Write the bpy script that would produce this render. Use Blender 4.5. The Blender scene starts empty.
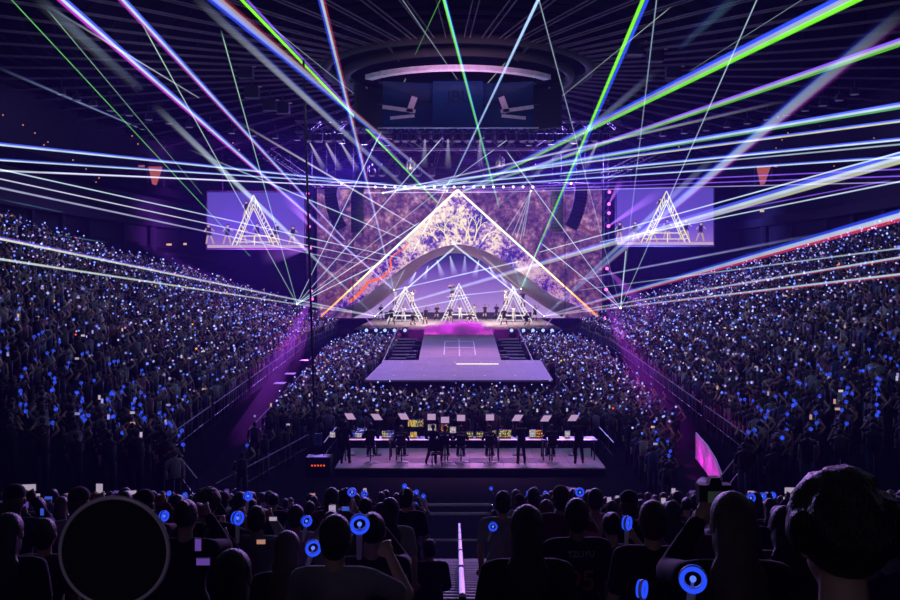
import bpy, bmesh, math, random
import numpy as np
from mathutils import Vector, Matrix, Euler
random.seed(7); RNG = np.random.default_rng(7)
R = math.radians; PI = math.pi
scene = bpy.context.scene
col = scene.collection
HC = 7.35                      # camera height above the arena floor

def P(px, py, D):              # a point of the photograph at distance D down the hall
    return Vector(((px-458)*D/900, D, HC-(py-276)*D/900))

# ------------------------------------------------------------------ camera / film
cam_d = bpy.data.cameras.new('camera'); cam_d.sensor_width = 36; cam_d.lens = 36
cam_d.shift_x = -8/900; cam_d.shift_y = -24/900; cam_d.clip_start = .05; cam_d.clip_end = 400
cam = bpy.data.objects.new('camera', cam_d); col.objects.link(cam)
cam.location = (0, 0, HC); cam.rotation_euler = (PI/2, 0, 0)
scene.camera = cam
scene.view_settings.view_transform = 'Standard'; scene.view_settings.look = 'None'
scene.view_settings.exposure = 0; scene.view_settings.gamma = 1
scene.view_settings.use_curve_mapping = False
cy = scene.cycles
cy.use_denoising = True; cy.max_bounces = 5; cy.diffuse_bounces = 2; cy.glossy_bounces = 2
cy.volume_bounces = 0; cy.transparent_max_bounces = 96; cy.sample_clamp_indirect = 2.0; cy.sample_clamp_direct = 0
cy.use_light_tree = True; cy.caustics_reflective = False; cy.caustics_refractive = False

# ------------------------------------------------------------------ materials
def srgb(r, g, b):
    f = lambda c: (c/255)/12.92 if c/255 <= .04045 else ((c/255+.055)/1.055)**2.4
    return (f(r), f(g), f(b), 1)
def newmat(name):
    m = bpy.data.materials.new(name); m.use_nodes = True
    nt = m.node_tree; nt.nodes.clear()
    return m, nt, nt.nodes.new('ShaderNodeOutputMaterial')
def N(nt, t, **kw):
    n = nt.nodes.new('ShaderNode'+t)
    for k, v in kw.items(): setattr(n, k, v)
    return n
def surf(name, c, rough=.6, metal=0, vary=.25, scale=6, spec=.4):
    m, nt, out = newmat(name)
    b = N(nt, 'BsdfPrincipled'); b.inputs['Roughness'].default_value = rough; b.inputs['Metallic'].default_value = metal
    b.inputs['Specular IOR Level'].default_value = spec
    tc = N(nt, 'TexCoord'); nz = N(nt, 'TexNoise'); nz.inputs['Scale'].default_value = scale
    mx = N(nt, 'MixRGB', blend_type='MIX')
    mx.inputs[1].default_value = tuple(x*(1-vary) for x in c[:3])+(1,); mx.inputs[2].default_value = tuple(min(1, x*(1+vary)) for x in c[:3])+(1,)
    nt.links.new(tc.outputs['Object'], nz.inputs['Vector']); nt.links.new(nz.outputs['Fac'], mx.inputs[0])
    nt.links.new(mx.outputs[0], b.inputs['Base Color']); nt.links.new(b.outputs[0], out.inputs[0])
    return m
def objcol(name, rough=.8, spec=.3):          # cloth, hair, skin: the colour belongs to each object
    m, nt, out = newmat(name)
    b = N(nt, 'BsdfPrincipled'); b.inputs['Roughness'].default_value = rough; b.inputs['Specular IOR Level'].default_value = spec
    oi = N(nt, 'ObjectInfo'); tc = N(nt, 'TexCoord'); nz = N(nt, 'TexNoise'); nz.inputs['Scale'].default_value = 14
    mx = N(nt, 'MixRGB', blend_type='MULTIPLY'); mx.inputs[0].default_value = .35
    nt.links.new(tc.outputs['Object'], nz.inputs['Vector'])
    nt.links.new(oi.outputs['Color'], mx.inputs[1]); nt.links.new(nz.outputs['Fac'], mx.inputs[2])
    nt.links.new(mx.outputs[0], b.inputs['Base Color']); nt.links.new(b.outputs[0], out.inputs[0])
    return m
def glow(name, c, s=1.0, sample=False):
    m, nt, out = newmat(name)
    e = N(nt, 'Emission'); e.inputs[0].default_value = c; e.inputs[1].default_value = s
    nt.links.new(e.outputs[0], out.inputs[0])
    m.cycles.emission_sampling = 'AUTO' if sample else 'NONE'
    return m
def attrmat(name, emit=False, rough=.8):
    m, nt, out = newmat(name)
    a = N(nt, 'Attribute', attribute_name='tint')
    if emit:
        e = N(nt, 'Emission'); nt.links.new(a.outputs['Color'], e.inputs[0]); e.inputs[1].default_value = 1.0
        nt.links.new(e.outputs[0], out.inputs[0]); m.cycles.emission_sampling = 'NONE'
    else:
        b = N(nt, 'BsdfPrincipled'); b.inputs['Roughness'].default_value = rough
        nt.links.new(a.outputs['Color'], b.inputs['Base Color']); nt.links.new(b.outputs[0], out.inputs[0])
    return m
def beam_mat(name, power=1.0, start=0.0, fade=.9, fadein=0.0):
    """light scattered in the haze along a beam: adds to what is behind it, thins out along its length"""
    m, nt, out = newmat(name)
    oi = N(nt, 'ObjectInfo'); tc = N(nt, 'TexCoord'); sp = N(nt, 'SeparateXYZ'); lw = N(nt, 'LayerWeight'); lw.inputs[0].default_value = .5
    L = nt.links.new
    L(tc.outputs['Generated'], sp.inputs[0])
    inv = N(nt, 'Math', operation='SUBTRACT'); inv.inputs[0].default_value = 1; L(lw.outputs['Facing'], inv.inputs[1])
    pw = N(nt, 'Math', operation='POWER'); L(inv.outputs[0], pw.inputs[0]); pw.inputs[1].default_value = power
    mr = N(nt, 'MapRange'); L(sp.outputs['Z'], mr.inputs[0])
    mr.inputs[1].default_value = fade; mr.inputs[2].default_value = 1; mr.inputs[3].default_value = 1; mr.inputs[4].default_value = 0
    m1 = N(nt, 'Math', operation='MULTIPLY'); L(pw.outputs[0], m1.inputs[0]); L(mr.outputs[0], m1.inputs[1])
    m2 = N(nt, 'Math', operation='MULTIPLY'); L(m1.outputs[0], m2.inputs[0]); L(oi.outputs['Alpha'], m2.inputs[1])
    nz = N(nt, 'TexNoise'); nz.inputs['Scale'].default_value = .35; L(tc.outputs['Object'], nz.inputs['Vector'])
    mz = N(nt, 'MapRange'); L(nz.outputs['Fac'], mz.inputs[0]); mz.inputs[1].default_value = .3; mz.inputs[2].default_value = .7; mz.inputs[3].default_value = .75; mz.inputs[4].default_value = 1.15
    m3 = N(nt, 'Math', operation='MULTIPLY'); L(m2.outputs[0], m3.inputs[0]); L(mz.outputs[0], m3.inputs[1])
    e = N(nt, 'Emission'); L(oi.outputs['Color'], e.inputs[0]); L(m3.outputs[0], e.inputs[1])
    t = N(nt, 'BsdfTransparent'); ad = N(nt, 'AddShader'); L(e.outputs[0], ad.inputs[0]); L(t.outputs[0], ad.inputs[1])
    L(ad.outputs[0], out.inputs[0]); m.cycles.emission_sampling = 'NONE'
    return m

BLACK = surf('black_paint', (.012, .012, .015, 1), .5)
DARK = surf('dark_metal', (.03, .03, .035, 1), .4, .3)
STEEL = surf('steel', (.35, .35, .38, 1), .35, .8)
PALE = surf('pale_steel', (.75, .72, .78, 1), .4, .2)
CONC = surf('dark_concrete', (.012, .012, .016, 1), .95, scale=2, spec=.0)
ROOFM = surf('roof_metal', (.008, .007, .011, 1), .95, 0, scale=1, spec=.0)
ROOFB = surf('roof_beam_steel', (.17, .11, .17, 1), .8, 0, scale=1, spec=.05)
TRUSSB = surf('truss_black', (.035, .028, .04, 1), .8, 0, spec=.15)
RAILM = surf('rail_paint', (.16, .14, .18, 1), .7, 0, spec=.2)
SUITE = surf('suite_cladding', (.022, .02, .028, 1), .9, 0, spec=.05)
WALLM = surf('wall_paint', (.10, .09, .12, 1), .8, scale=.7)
GREY = surf('grey_cladding', (.62, .54, .53, 1), .6, scale=1.5)
WHITEP = surf('white_plastic', (.8, .8, .82, 1), .4)
GLASSY = surf('dark_screen_glass', (.004, .04, .14, 1), .25, spec=.8)  # navy of the haze in front is put into the base colour
WOODT = surf('timber_tread', (.10, .075, .065, 1), .55, vary=.5, scale=9)
RUBBER = surf('rubber', (.02, .02, .02, 1), .9)
CLOTH = objcol('cloth', .9); HAIR = objcol('hair', .5, .45)
_nt = HAIR.node_tree; _b = next(n for n in _nt.nodes if n.type == 'BSDF_PRINCIPLED'); _tc = next(n for n in _nt.nodes if n.type == 'TEX_COORD')
_mp = N(_nt, 'Mapping'); _mp.inputs['Scale'].default_value = (160, 160, 14); _nz = N(_nt, 'TexNoise'); _nz.inputs['Scale'].default_value = 1; _nz.inputs['Detail'].default_value = 3
_bp = N(_nt, 'Bump'); _bp.inputs['Strength'].default_value = 1.0; _bp.inputs['Distance'].default_value = .012
_nt.links.new(_tc.outputs['Object'], _mp.inputs[0]); _nt.links.new(_mp.outputs[0], _nz.inputs['Vector']); _nt.links.new(_nz.outputs['Fac'], _bp.inputs['Height']); _nt.links.new(_bp.outputs[0], _b.inputs['Normal']); SKIN = objcol('skin', .55)
PEOPLE = attrmat('crowd_cloth')
STICKM = attrmat('light_stick_glow', True)
LASER = beam_mat('laser_light', 1.0, fade=.97)
LASERF = beam_mat('laser_light_fading', 1.2, fade=.55)
SOFT = beam_mat('soft_beam_light', 1.8, fade=.8)
CONE = beam_mat('spot_cone_light', 1.6, fade=.02)

# ------------------------------------------------------------------ building helpers
def link(name, me, parent=None, mat=None):
    if isinstance(me, bpy.types.Curve):
        tmp = bpy.data.objects.new('tmp', me); col.objects.link(tmp); dg = bpy.context.evaluated_depsgraph_get()
        mm = bpy.data.meshes.new_from_object(tmp.evaluated_get(dg)); bpy.data.objects.remove(tmp); mm.materials.clear(); me = mm
    o = bpy.data.objects.new(name, me); col.objects.link(o)
    if mat is not None and me is not None and hasattr(me, 'materials') and not me.materials: me.materials.append(mat)
    if parent: o.parent = parent
    return o
def tag(o, label=None, cat=None, group=None, kind=None):
    if label: o['label'] = label
    if cat:
        o['category'] = cat; o['kind'] = 'thing'
    if group: o['group'] = group
    if kind: o['kind'] = kind
    return o
def empty(name, loc=(0, 0, 0), rz=0):
    o = bpy.data.objects.new(name, None); col.objects.link(o); o.location = loc; o.rotation_euler = (0, 0, rz); o.empty_display_size = .2
    return o
class MB:
    def __init__(s): s.b = bmesh.new(); s.mi = 0
    def _m(s, r):
        vs = r['verts']
        if s.mi:
            for f in {f for v in vs for f in v.link_faces}: f.material_index = s.mi
        return vs
    def box(s, c, d, rot=None):
        M = Matrix.Translation(c) @ (rot.to_matrix().to_4x4() if rot else Matrix.Identity(4)) @ Matrix.Diagonal((*d, 1))
        s._m(bmesh.ops.create_cube(s.b, size=1, matrix=M)); return s
    def bar(s, a, b, r0, r1=None, seg=8, caps=True):
        a, b = Vector(a), Vector(b); d = b-a
        if d.length < 1e-6: return s
        M = Matrix.Translation((a+b)/2) @ d.to_track_quat('Z', 'Y').to_matrix().to_4x4()
        s._m(bmesh.ops.create_cone(s.b, cap_ends=caps, segments=seg, radius1=r0, radius2=r0 if r1 is None else r1, depth=d.length, matrix=M)); return s
    def ball(s, c, r, sub=2):
        r = (r, r, r) if not hasattr(r, '__len__') else r
        s._m(bmesh.ops.create_icosphere(s.b, subdivisions=sub, radius=1, matrix=Matrix.Translation(c) @ Matrix.Diagonal((*r, 1)))); return s
    def torus(s, c, Rr, r, axis='Y', n=24, m=8):
        vs = []
        for i in range(n):
            a = 2*PI*i/n
            for j in range(m):
                t = 2*PI*j/m; rr = Rr+r*math.cos(t); h = r*math.sin(t)
                p = {'Y': (rr*math.cos(a), h, rr*math.sin(a)), 'Z': (rr*math.cos(a), rr*math.sin(a), h), 'X': (h, rr*math.cos(a), rr*math.sin(a))}[axis]
                vs.append(s.b.verts.new(Vector(c)+Vector(p)))
        for i in range(n):
            for j in range(m):
                f = s.b.faces.new((vs[i*m+j], vs[((i+1) % n)*m+j], vs[((i+1) % n)*m+(j+1) % m], vs[i*m+(j+1) % m])); f.material_index = s.mi
        return s
    def prism(s, pts, off):                       # polygon (list of vectors) pushed along off
        a = [s.b.verts.new(p) for p in pts]; b = [s.b.verts.new(Vector(p)+Vector(off)) for p in pts]
        n = len(a); fs = [s.b.faces.new(a), s.b.faces.new(list(reversed(b)))]
        for i in range(n): fs.append(s.b.faces.new((a[i], b[i], b[(i+1) % n], a[(i+1) % n])))
        for f in fs: f.material_index = s.mi
        return s
    def quad(s, *p):
        f = s.b.faces.new([s.b.verts.new(Vector(q)) for q in p]); f.material_index = s.mi; return s
    def mesh(s, name, smooth=False, tri=False):
        if tri: bmesh.ops.triangulate(s.b, faces=s.b.faces[:])
        bmesh.ops.recalc_face_normals(s.b, faces=s.b.faces[:])
        me = bpy.data.meshes.new(name); s.b.to_mesh(me); s.b.free()
        if smooth:
            for p in me.polygons: p.use_smooth = True
        return me
    def obj(s, name, mat, parent=None, smooth=False, tri=False):
        me = s.mesh(name, smooth, tri)
        for mm in (mat if isinstance(mat, (list, tuple)) else [mat]): me.materials.append(mm)
        o = bpy.data.objects.new(name, me); col.objects.link(o)
        if parent: o.parent = parent
        return o
ORD = 'zeroth first second third fourth fifth sixth seventh eighth ninth tenth eleventh twelfth thirteenth fourteenth fifteenth sixteenth seventeenth eighteenth nineteenth'.split()
TENS = {2: 'twenty', 3: 'thirty', 4: 'forty', 5: 'fifty', 6: 'sixty', 7: 'seventy', 8: 'eighty', 9: 'ninety'}
def ordn(n):
    if n < 20: return ORD[n]
    t, u = divmod(n, 10)
    if t > 9: return f'{n}th'
    return (TENS[t][:-1]+'ieth') if u == 0 else f'{TENS[t]}-{ORD[u]}'
def copy_tree(o, parent=None):
    c = o.copy(); col.objects.link(c)
    if parent: c.parent = parent
    for ch in list(o.children): copy_tree(ch, c)
    return c
def lamp(kind, name, loc, target, energy, color, size=1, size_y=None, spot=None, blend=.5, spread=None):
    d = bpy.data.lights.new(name, kind); d.energy = energy; d.color = color[:3]
    if kind == 'AREA':
        d.size = size
        if size_y: d.shape = 'RECTANGLE'; d.size_y = size_y
        if spread: d.spread = spread
    else: d.shadow_soft_size = size
    if kind == 'SPOT': d.spot_size = spot; d.spot_blend = blend
    o = bpy.data.objects.new(name, d); col.objects.link(o); o.location = loc
    if target is not None: o.rotation_euler = (Vector(target)-Vector(loc)).to_track_quat('-Z', 'Y').to_euler()
    return o

# ================================================================== THE ARENA SHELL
def Xf(D): return min(12.6, 9.6+(D-28)*(.07 if D > 28 else .47))           # front edge of the side stands
def RKf(D): return .14+.36*max(0, min(1, (D-22)/11))
S0, SR, RK = 1.3, .85, .5                             # stand: first row height, row depth, rake
NROW = 23
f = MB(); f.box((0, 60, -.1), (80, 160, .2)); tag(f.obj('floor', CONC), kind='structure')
for sgn, side in ((-1, 'left'), (1, 'right')):
    b = MB(); Ds = [22.0, 24, 26, 28, 30, 33, 36, 40, 50, 60, 71, 80, 92, 104]
    prof = []
    for k in range(NROW):
        prof += [(k*SR, 0, -1) if k == 0 else (k*SR, 1, k-1), (k*SR, 1, k)]
    prof += [(NROW*SR, 1, NROW-1), (NROW*SR, 0, -1)]
    grid = [[b.b.verts.new((sgn*(Xf(D)+x-.45), D, on*(S0+k_*SR*RKf(D)))) for x, on, k_ in prof] for D in Ds]
    for i in range(len(Ds)-1):
        for j in range(len(prof)-1): b.b.faces.new((grid[i][j], grid[i+1][j], grid[i+1][j+1], grid[i][j+1]))
    b.b.faces.new(grid[0]); b.b.faces.new(list(reversed(grid[-1])))
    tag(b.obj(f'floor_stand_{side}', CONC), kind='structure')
# the end stand the picture is taken from: rows facing the stage
E0, ED, ER = 21.5, .85, .205
def Ez(k): return .45+k*ER
b = MB()
for k in range(27):
    D = E0-k*ED
    for x0, x1 in ((-13, -.72), (.72, 13)):
        b.box(((x0+x1)/2, D-ED/2+.42, Ez(k)/2), (x1-x0, ED, Ez(k)))
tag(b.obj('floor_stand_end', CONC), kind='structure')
b = MB()
for k in range(27):
    for h in (0, 1):
        D = E0-k*ED+.42-h*ED/2
        b.box((0, D-ED/4, (Ez(k)+h*ER/2)/2), (1.44, ED/2, Ez(k)+h*ER/2))
tag(b.obj('floor_aisle_steps', WOODT), kind='structure')
b = MB()
for k in range(27):
    for h in (0, 1):
        D = E0-k*ED+.42-h*ED/2
        b.box((0, D-.03, Ez(k)+h*ER/2+.006), (1.40, .035, .012))
tag(b.obj('trim_step_nosing', surf('nosing_metal', (.32, .28, .3, 1), .6)), kind='structure')
# bowl wall, suite ledges, upper stand
wallpts = [(-32, -8), (-32, 75), (-30, 96), (-24, 112), (-14, 124), (14, 124), (24, 112), (30, 96), (32, 75), (32, -8)]
def ring(name, z0, z1, off, mat, sel):
    b = MB()
    for i in sel:
        (xa, ya), (xb, yb) = wallpts[i], wallpts[i+1]
        d = Vector((xb-xa, yb-ya, 0)).normalized(); n = Vector((-d.y, d.x, 0))
        A = Vector((xa, ya, 0))-n*off[0]; B = Vector((xb, yb, 0))-n*off[0]
        A2 = Vector((xa, ya, 0))+n*off[1]; B2 = Vector((xb, yb, 0))+n*off[1]
        b.prism([A+Vector((0, 0, z0)), B+Vector((0, 0, z0)), B2+Vector((0, 0, z0)), A2+Vector((0, 0, z0))], (0, 0, z1-z0))
    return tag(b.obj(name, mat), kind='structure')
for nm, sel in (('left', (0, 1, 2)), ('back', (3, 4, 5)), ('right', (6, 7, 8))):
    ring(f'wall_{nm}', 0, 22, (-.01, .5), SUITE, sel)
    ring(f'trim_suite_ledge_{nm}', 12.2, 13.0, (1.3, 0), SUITE, sel)
    ring(f'trim_suite_floor_{nm}', 9.4, 9.7, (1.5, 0), SUITE, sel)
    ring(f'trim_upper_ledge_{nm}', 15.2, 16.0, (2.2, 0), ROOFM, sel)
for nm, pts in (('left', ((-31.2, 20), (-31.2, 76), (-29.4, 95))), ('right', ((31.2, 20), (31.2, 76), (29.4, 95)))):
    b = MB()
    for (xa, ya), (xb, yb) in zip(pts, pts[1:]):
        n = int(math.hypot(xb-xa, yb-ya)/5)
        for i in range(n):
            t = i/n; b.box((xa+(xb-xa)*t, ya+(yb-ya)*t, 10.95), (.35, .5, 2.5))
    tag(b.obj(f'trim_suite_columns_{nm}', SUITE), kind='structure')
# roof: deck, ring girder, radial beams, purlin rings
RC = Vector((0, 57, 0)); RZ = 20.0
b = MB(); b.box((0, 57, RZ+1.6), (90, 150, .2)); tag(b.obj('ceiling', ROOFM), kind='structure')
b = MB()
for i in range(56):
    a = 2*PI*(i+.5)/56; c, s = math.cos(a), math.sin(a)
    q = Euler((0, 0, a)).to_quaternion()
    for off in (-.16, .16):
        b.box(RC+Vector((c*33-s*off, s*33+c*off, RZ+.2)), (49, .05, .06), q)
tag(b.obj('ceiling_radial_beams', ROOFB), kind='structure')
b = MB()
for r in np.arange(10, 58, 1.5):
    n = 72
    for i in range(n):
        a0, a1 = 2*PI*i/n, 2*PI*(i+1)/n
        b.bar(RC+Vector((math.cos(a0)*r, math.sin(a0)*r, RZ+.9)), RC+Vector((math.cos(a1)*r, math.sin(a1)*r, RZ+.9)), .10, seg=4, caps=False)
tag(b.obj('ceiling_purlins', ROOFM), kind='structure')
b = MB(); b.torus(RC+Vector((0, 0, RZ+.3)), 8.3, .35, 'Z', 64, 8); tag(b.obj('ceiling_ring_girder', RUBBER, smooth=True), kind='structure')
# lit exit portals high in the bowl
ORANGE = glow('exit_lobby_light', srgb(225, 115, 115), .5)
AMBER = glow('sign_amber', srgb(240, 190, 150), .9)
for i, (px, D, side) in enumerate(((155, 87, 'left'), (764, 87, 'right'))):
    c = P(px, 176, D); m = 1 if side == 'left' else -1
    t = empty('exit_portal', c)
    b = MB(); b.prism([Vector((-.65, 0, .9)), Vector((.65, 0, .9)), Vector((.0, 0, -1.0)), Vector((-.22, 0, -1.0))], (0, .3, 0)); b.obj('lit_opening', ORANGE, t)
    b = MB(); b.box((0, .1, 1.0), (1.7, .5, .14)); b.box((-.8, .1, 0), (.12, .5, 2)); b.box((.8, .1, 0), (.12, .5, 2)); b.obj('frame', DARK, t)
    b = MB(); b.box((-m*1.6, 0, .95), (1.2, .1, .2)); b.obj('sign', glow('exit_sign_glow', srgb(210, 110, 140), .5), t)
    tag(t, f'orange lit exit portal high in the dark bowl beyond the {side} video screen', 'exit')
for i, (px, py, w) in enumerate(((169, 244.5, 5), (185, 244, 3), (762, 211, 4), (801, 211, 5))):
    D = 86; o = MB().box((0, 0, 0), (w*D/900, .1, .18)).obj('lit_sign', AMBER); o.location = P(px, py, D)
    tag(o, ['small amber lit sign bar below the left video screen', 'dim short amber sign right of the brighter bar below the left screen', 'small dim amber sign right of the right video screen', 'amber sign bar further right beyond the right video screen'][i], 'sign')
# pin-prick aisle lights in the upper bowl
PIN = glow('aisle_pinlight', srgb(240, 150, 90), .8)
pins = [(3, 115), (23, 125), (35, 133), (44, 145), (48, 142), (73, 160), (86, 169), (99, 178), (96, 182), (132, 136), (138, 144), (778, 117), (782, 140), (788, 133), (776, 148), (874, 138), (834, 166), (679, 147), (233, 143), (239, 150)]
pp = MB().ball((0, 0, 0), .06, 1).obj('aisle_light', PIN)
for i, (x, y) in enumerate(pins):
    o = pp if i == 0 else copy_tree(pp); o.location = P(x, y, min(70, 31.6*900/abs(x-458)))
    side = 'left' if x < 458 else 'right'
    n = sum(1 for q in pins if (q[0] < 458) == (x < 458) and (q[0] <= x if x < 458 else q[0] >= x))
    tag(o, f'tiny amber aisle light in the dark upper bowl, {ordn(n)} in from the {side} edge', 'aisle light', 'amber aisle lights of the upper bowl')

# ================================================================== STAGE
DECK, nt, out = newmat('stage_deck')
bs = N(nt, 'BsdfPrincipled'); bs.inputs['Roughness'].default_value = .7
tc = N(nt, 'TexCoord'); br = N(nt, 'TexBrick'); br.offset = 0; br.inputs['Scale'].default_value = 1
br.inputs['Brick Width'].default_value = 1.0; br.inputs['Row Height'].default_value = 1.0; br.inputs['Mortar Size'].default_value = .03
br.inputs[1].default_value = (.26, .205, .22, 1); br.inputs[2].default_value = (.30, .24, .26, 1); br.inputs[3].default_value = (.22, .20, .22, 1)
nz = N(nt, 'TexNoise'); nz.inputs['Scale'].default_value = 1.3; mx = N(nt, 'MixRGB', blend_type='MULTIPLY'); mx.inputs[0].default_value = .35
nt.links.new(tc.outputs['Object'], br.inputs['Vector']); nt.links.new(tc.outputs['Object'], nz.inputs['Vector'])
nt.links.new(br.outputs[0], mx.inputs[1]); nt.links.new(nz.outputs['Fac'], mx.inputs[2]); nt.links.new(mx.outputs[0], bs.inputs['Base Color']); nt.links.new(bs.outputs[0], out.inputs[0])
ZS, ZT = 2.1, 1.8
t = empty('main_stage', (0, 90, 0))
b = MB(); b.box((0, 11, ZS-.06), (20.6, 22, .12)); b.obj('deck', DECK, t)
b = MB(); b.box((0, 11, ZS/2-.07), (20.4, 21.8, ZS-.14)); b.obj('skirt', BLACK, t)
b = MB(); b.box((0, 20.5, ZS+.4), (18, .5, .8)); b.obj('rear_riser', DARK, t)
tag(t, 'wide pale main stage deck under the arch with black skirt', 'stage')
t = empty('runway', (0, 60, 0))
def slab(pts, z0, th): return MB().prism([Vector((x, y-60, z)) for x, y, z in pts], (0, 0, -th))
slab([(-2.6, 59.4, ZT), (2.85, 59.4, ZT), (3.4, 90, ZS), (-3.3, 90, ZS)], 0, .12).obj('deck', DECK, t)
slab([(-2.55, 59.4, ZT-.12), (2.8, 59.4, ZT-.12), (3.35, 90, ZS-.12), (-3.25, 90, ZS-.12)], 0, 1.65).obj('skirt', BLACK, t)
tag(t, 'long pale runway leading from the main stage to the thrust stage', 'stage')
t = empty('thrust_stage', (0, 48, 0))
zt = ZT
b = MB(); b.prism([Vector((-5.0, 0, zt)), Vector((5.07, 0, zt)), Vector((5.45, 11.4, zt)), Vector((-4.85, 11.4, zt))], (0, 0, -.12)); b.obj('deck', DECK, t)
b = MB(); b.prism([Vector((-4.95, .06, zt-.12)), Vector((5.02, .06, zt-.12)), Vector((5.4, 11.4, zt-.12)), Vector((-4.8, 11.4, zt-.12))], (0, 0, -1.65)); b.obj('skirt', BLACK, t)
b = MB(); b.box((.03, -.012, zt-.05), (10.0, .03, .07)); b.obj('edge_strip', STEEL, t)
tag(t, 'broad pale thrust stage platform in the middle of the floor crowd', 'stage')
LINE = surf('stage_marking', (.75, .72, .78, 1), .5)
def strip(a, c, w, z0=.004):
    a, c = Vector(a), Vector(c); d = (c-a); L = d.length
    o = MB().box((0, 0, 0), (w, L, .006)).obj('floor_marking', LINE); o.location = (a+c)/2+Vector((0, 0, z0+.003))
    o.rotation_euler = d.to_track_quat('Y', 'Z').to_euler(); return o
def zr(D): return ZT+(D-59.4)/30.6*(ZS-ZT)
for (xa, da, xb, db, lab) in ((-.98, 63, -1.08, 74.5, 'pale taped line along the left of the runway markings'), (1.22, 63, 1.28, 74.5, 'pale taped line along the right of the runway markings'),
                              (-1.1, 74.5, 1.3, 74.5, 'pale taped cross line on the runway, farthest from the thrust'), (.1, 62, .08, 77, 'pale taped centre line down the runway'),
                              (-1.0, 68.5, 1.25, 68.5, 'pale taped cross line in the middle of the runway')):
    tag(strip((xa, da, zr(da)), (xb, db, zr(db)), .07 if abs(da-db) > 1 else .42), lab, 'floor marking', 'taped runway lines')
BRIGHT = glow('lit_strip', srgb(255, 235, 225), .9)
o = MB().box((0, 0, 0), (2.65, .30, .03)).obj('light_strip', glow('strip_light_panel', srgb(255, 240, 230), 1.4)); o.location = (1.22, 56.6, ZT+.02); tag(o, 'bright horizontal light strip set into the thrust stage floor', 'light strip')
dots = []
dm = MB().bar((0, 0, 0), (0, 0, .02), .05).obj('floor_light', BRIGHT)
k = 0
for row, D in (('front', 50.2), ('back', 57.9)):
    for j, x in enumerate((-3.6, -1.9, -.2, 1.5, 3.2)):
        o = dm if k == 0 else copy_tree(dm); o.location = (x, D, ZT+.001); k += 1
        tag(o, f'tiny round floor light in the {row} row on the thrust, {ordn(j+1)} from left', 'floor light', 'round floor lights of the thrust')
# stairs beside the runway
for sgn, side in ((-1, 'left'), (1, 'right')):
    t = empty('side_stairs', (sgn*4.45, 72, 0))
    b = MB()
    for i in range(12): b.box((0, -9+i*1.5, .12+i*.07), (1.7, 1.5, .24+i*.14))
    b.obj('steps', DARK, t)
    b = MB(); b.bar((sgn*.9, -9, 1.15), (sgn*.9, 8, 2.7), .05)
    for i in range(6): b.bar((sgn*.9, -9+i*3.4, .1+i*.25), (sgn*.9, -9+i*3.4, 1.15+i*.31), .03)
    b.obj('handrail', STEEL, t)
    tag(t, f'dark steps with handrail running along the {side} of the runway', 'stairs')
    for i, D in enumerate((60.6, 62.4, 65.5, 71, 76)):
        t = empty('stage_monitor', (sgn*(3.15+.012*(D-60)), D, 1.52 if D > 64 else 1.52))
        b = MB(); b.prism([Vector((-.3, -.25, 0)), Vector((.3, -.25, 0)), Vector((.3, -.25, .38)), Vector((-.3, -.25, .38))], (0, .12, 0)); b.prism([Vector((-.3, -.13, 0)), Vector((-.3, .25, 0)), Vector((-.3, .1, .38)), Vector((-.3, -.13, .38))], (.6, 0, 0)); b.obj('cabinet', BLACK, t)
        MB().box((0, -.256, .19), (.5, .012, .28)).obj('grille', DARK, t)
        MB().bar((0, 0, -1.52), (0, 0, 0), .06).obj('stand', DARK, t)
        tag(t, f'black stage monitor beside the {side} edge of the runway, {ordn(i+1)} from the thrust', 'speaker', 'monitors along the runway')
# blinder lights along the stage front
LENS = glow('blinder_lens', srgb(150, 175, 255), 1.7)
bp = empty('blinder_light')
MB().box((0, .12, 0), (.55, .3, .5)).obj('housing', BLACK, bp); MB().bar((0, -.06, 0), (0, -.03, 0), .17, seg=16).obj('lens', LENS, bp); MB().box((0, .1, -.33), (.7, .08, .1)).obj('bracket', DARK, bp)
k = 0
for side, xs in (('left', (366.5, 376, 385, 394.5, 405)), ('right', (511.5, 523.5, 533, 543, 552))):
    for j, x in enumerate(xs):
        o = bp if k == 0 else copy_tree(bp); k += 1; o.location = P(x, 330.3, 89.3)
        tag(o, f'glaring blue-white blinder light, {ordn(j+1)} from left, under the {side} half of the stage edge', 'stage light', 'blinders along the stage front')
# ---- the triangular LED arch
DA = 88.0
def interp(pts, n):
    L = [0]
    for a, c in zip(pts, pts[1:]): L.append(L[-1]+math.hypot(c[0]-a[0], c[1]-a[1]))
    res = []
    for i in range(n):
        t = L[-1]*i/(n-1); j = max(k for k in range(len(L)-1) if L[k] <= t+1e-9) if t < L[-1] else len(L)-2
        u = (t-L[j])/(L[j+1]-L[j]); res.append((pts[j][0]+(pts[j+1][0]-pts[j][0])*u, pts[j][1]+(pts[j+1][1]-pts[j][1])*u))
    return res
front = [(320, 317.5), (345, 307), (357, 303), (375, 289), (393, 275), (405, 266), (417, 258), (433, 250), (447, 245.5), (460, 244), (474, 246.5), (490, 253), (505, 261), (515, 269), (526, 276), (540, 287), (554, 297), (573, 304), (598, 316.5)]
back = [(352, 318), (366, 312), (376, 306), (386, 298), (397, 289), (408, 278), (417, 270), (425, 263.5), (433, 259), (442, 255), (452, 253), (462, 253.5), (472, 256), (482, 261), (490, 267), (503, 278), (515, 287), (530, 297), (545, 307), (562, 317)]
apexL, apexR = (457, 190), (459, 190)
LED, nt, out = newmat('blossom_screen')
tc = N(nt, 'TexCoord'); L = nt.links.new
sp = N(nt, 'SeparateXYZ'); L(tc.outputs['Object'], sp.inputs[0])
vor = N(nt, 'TexNoise'); vor.inputs['Scale'].default_value = 2.4; vor.inputs['Detail'].default_value = 9; vor.inputs['Roughness'].default_value = .82; L(tc.outputs['Object'], vor.inputs['Vector'])
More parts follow.
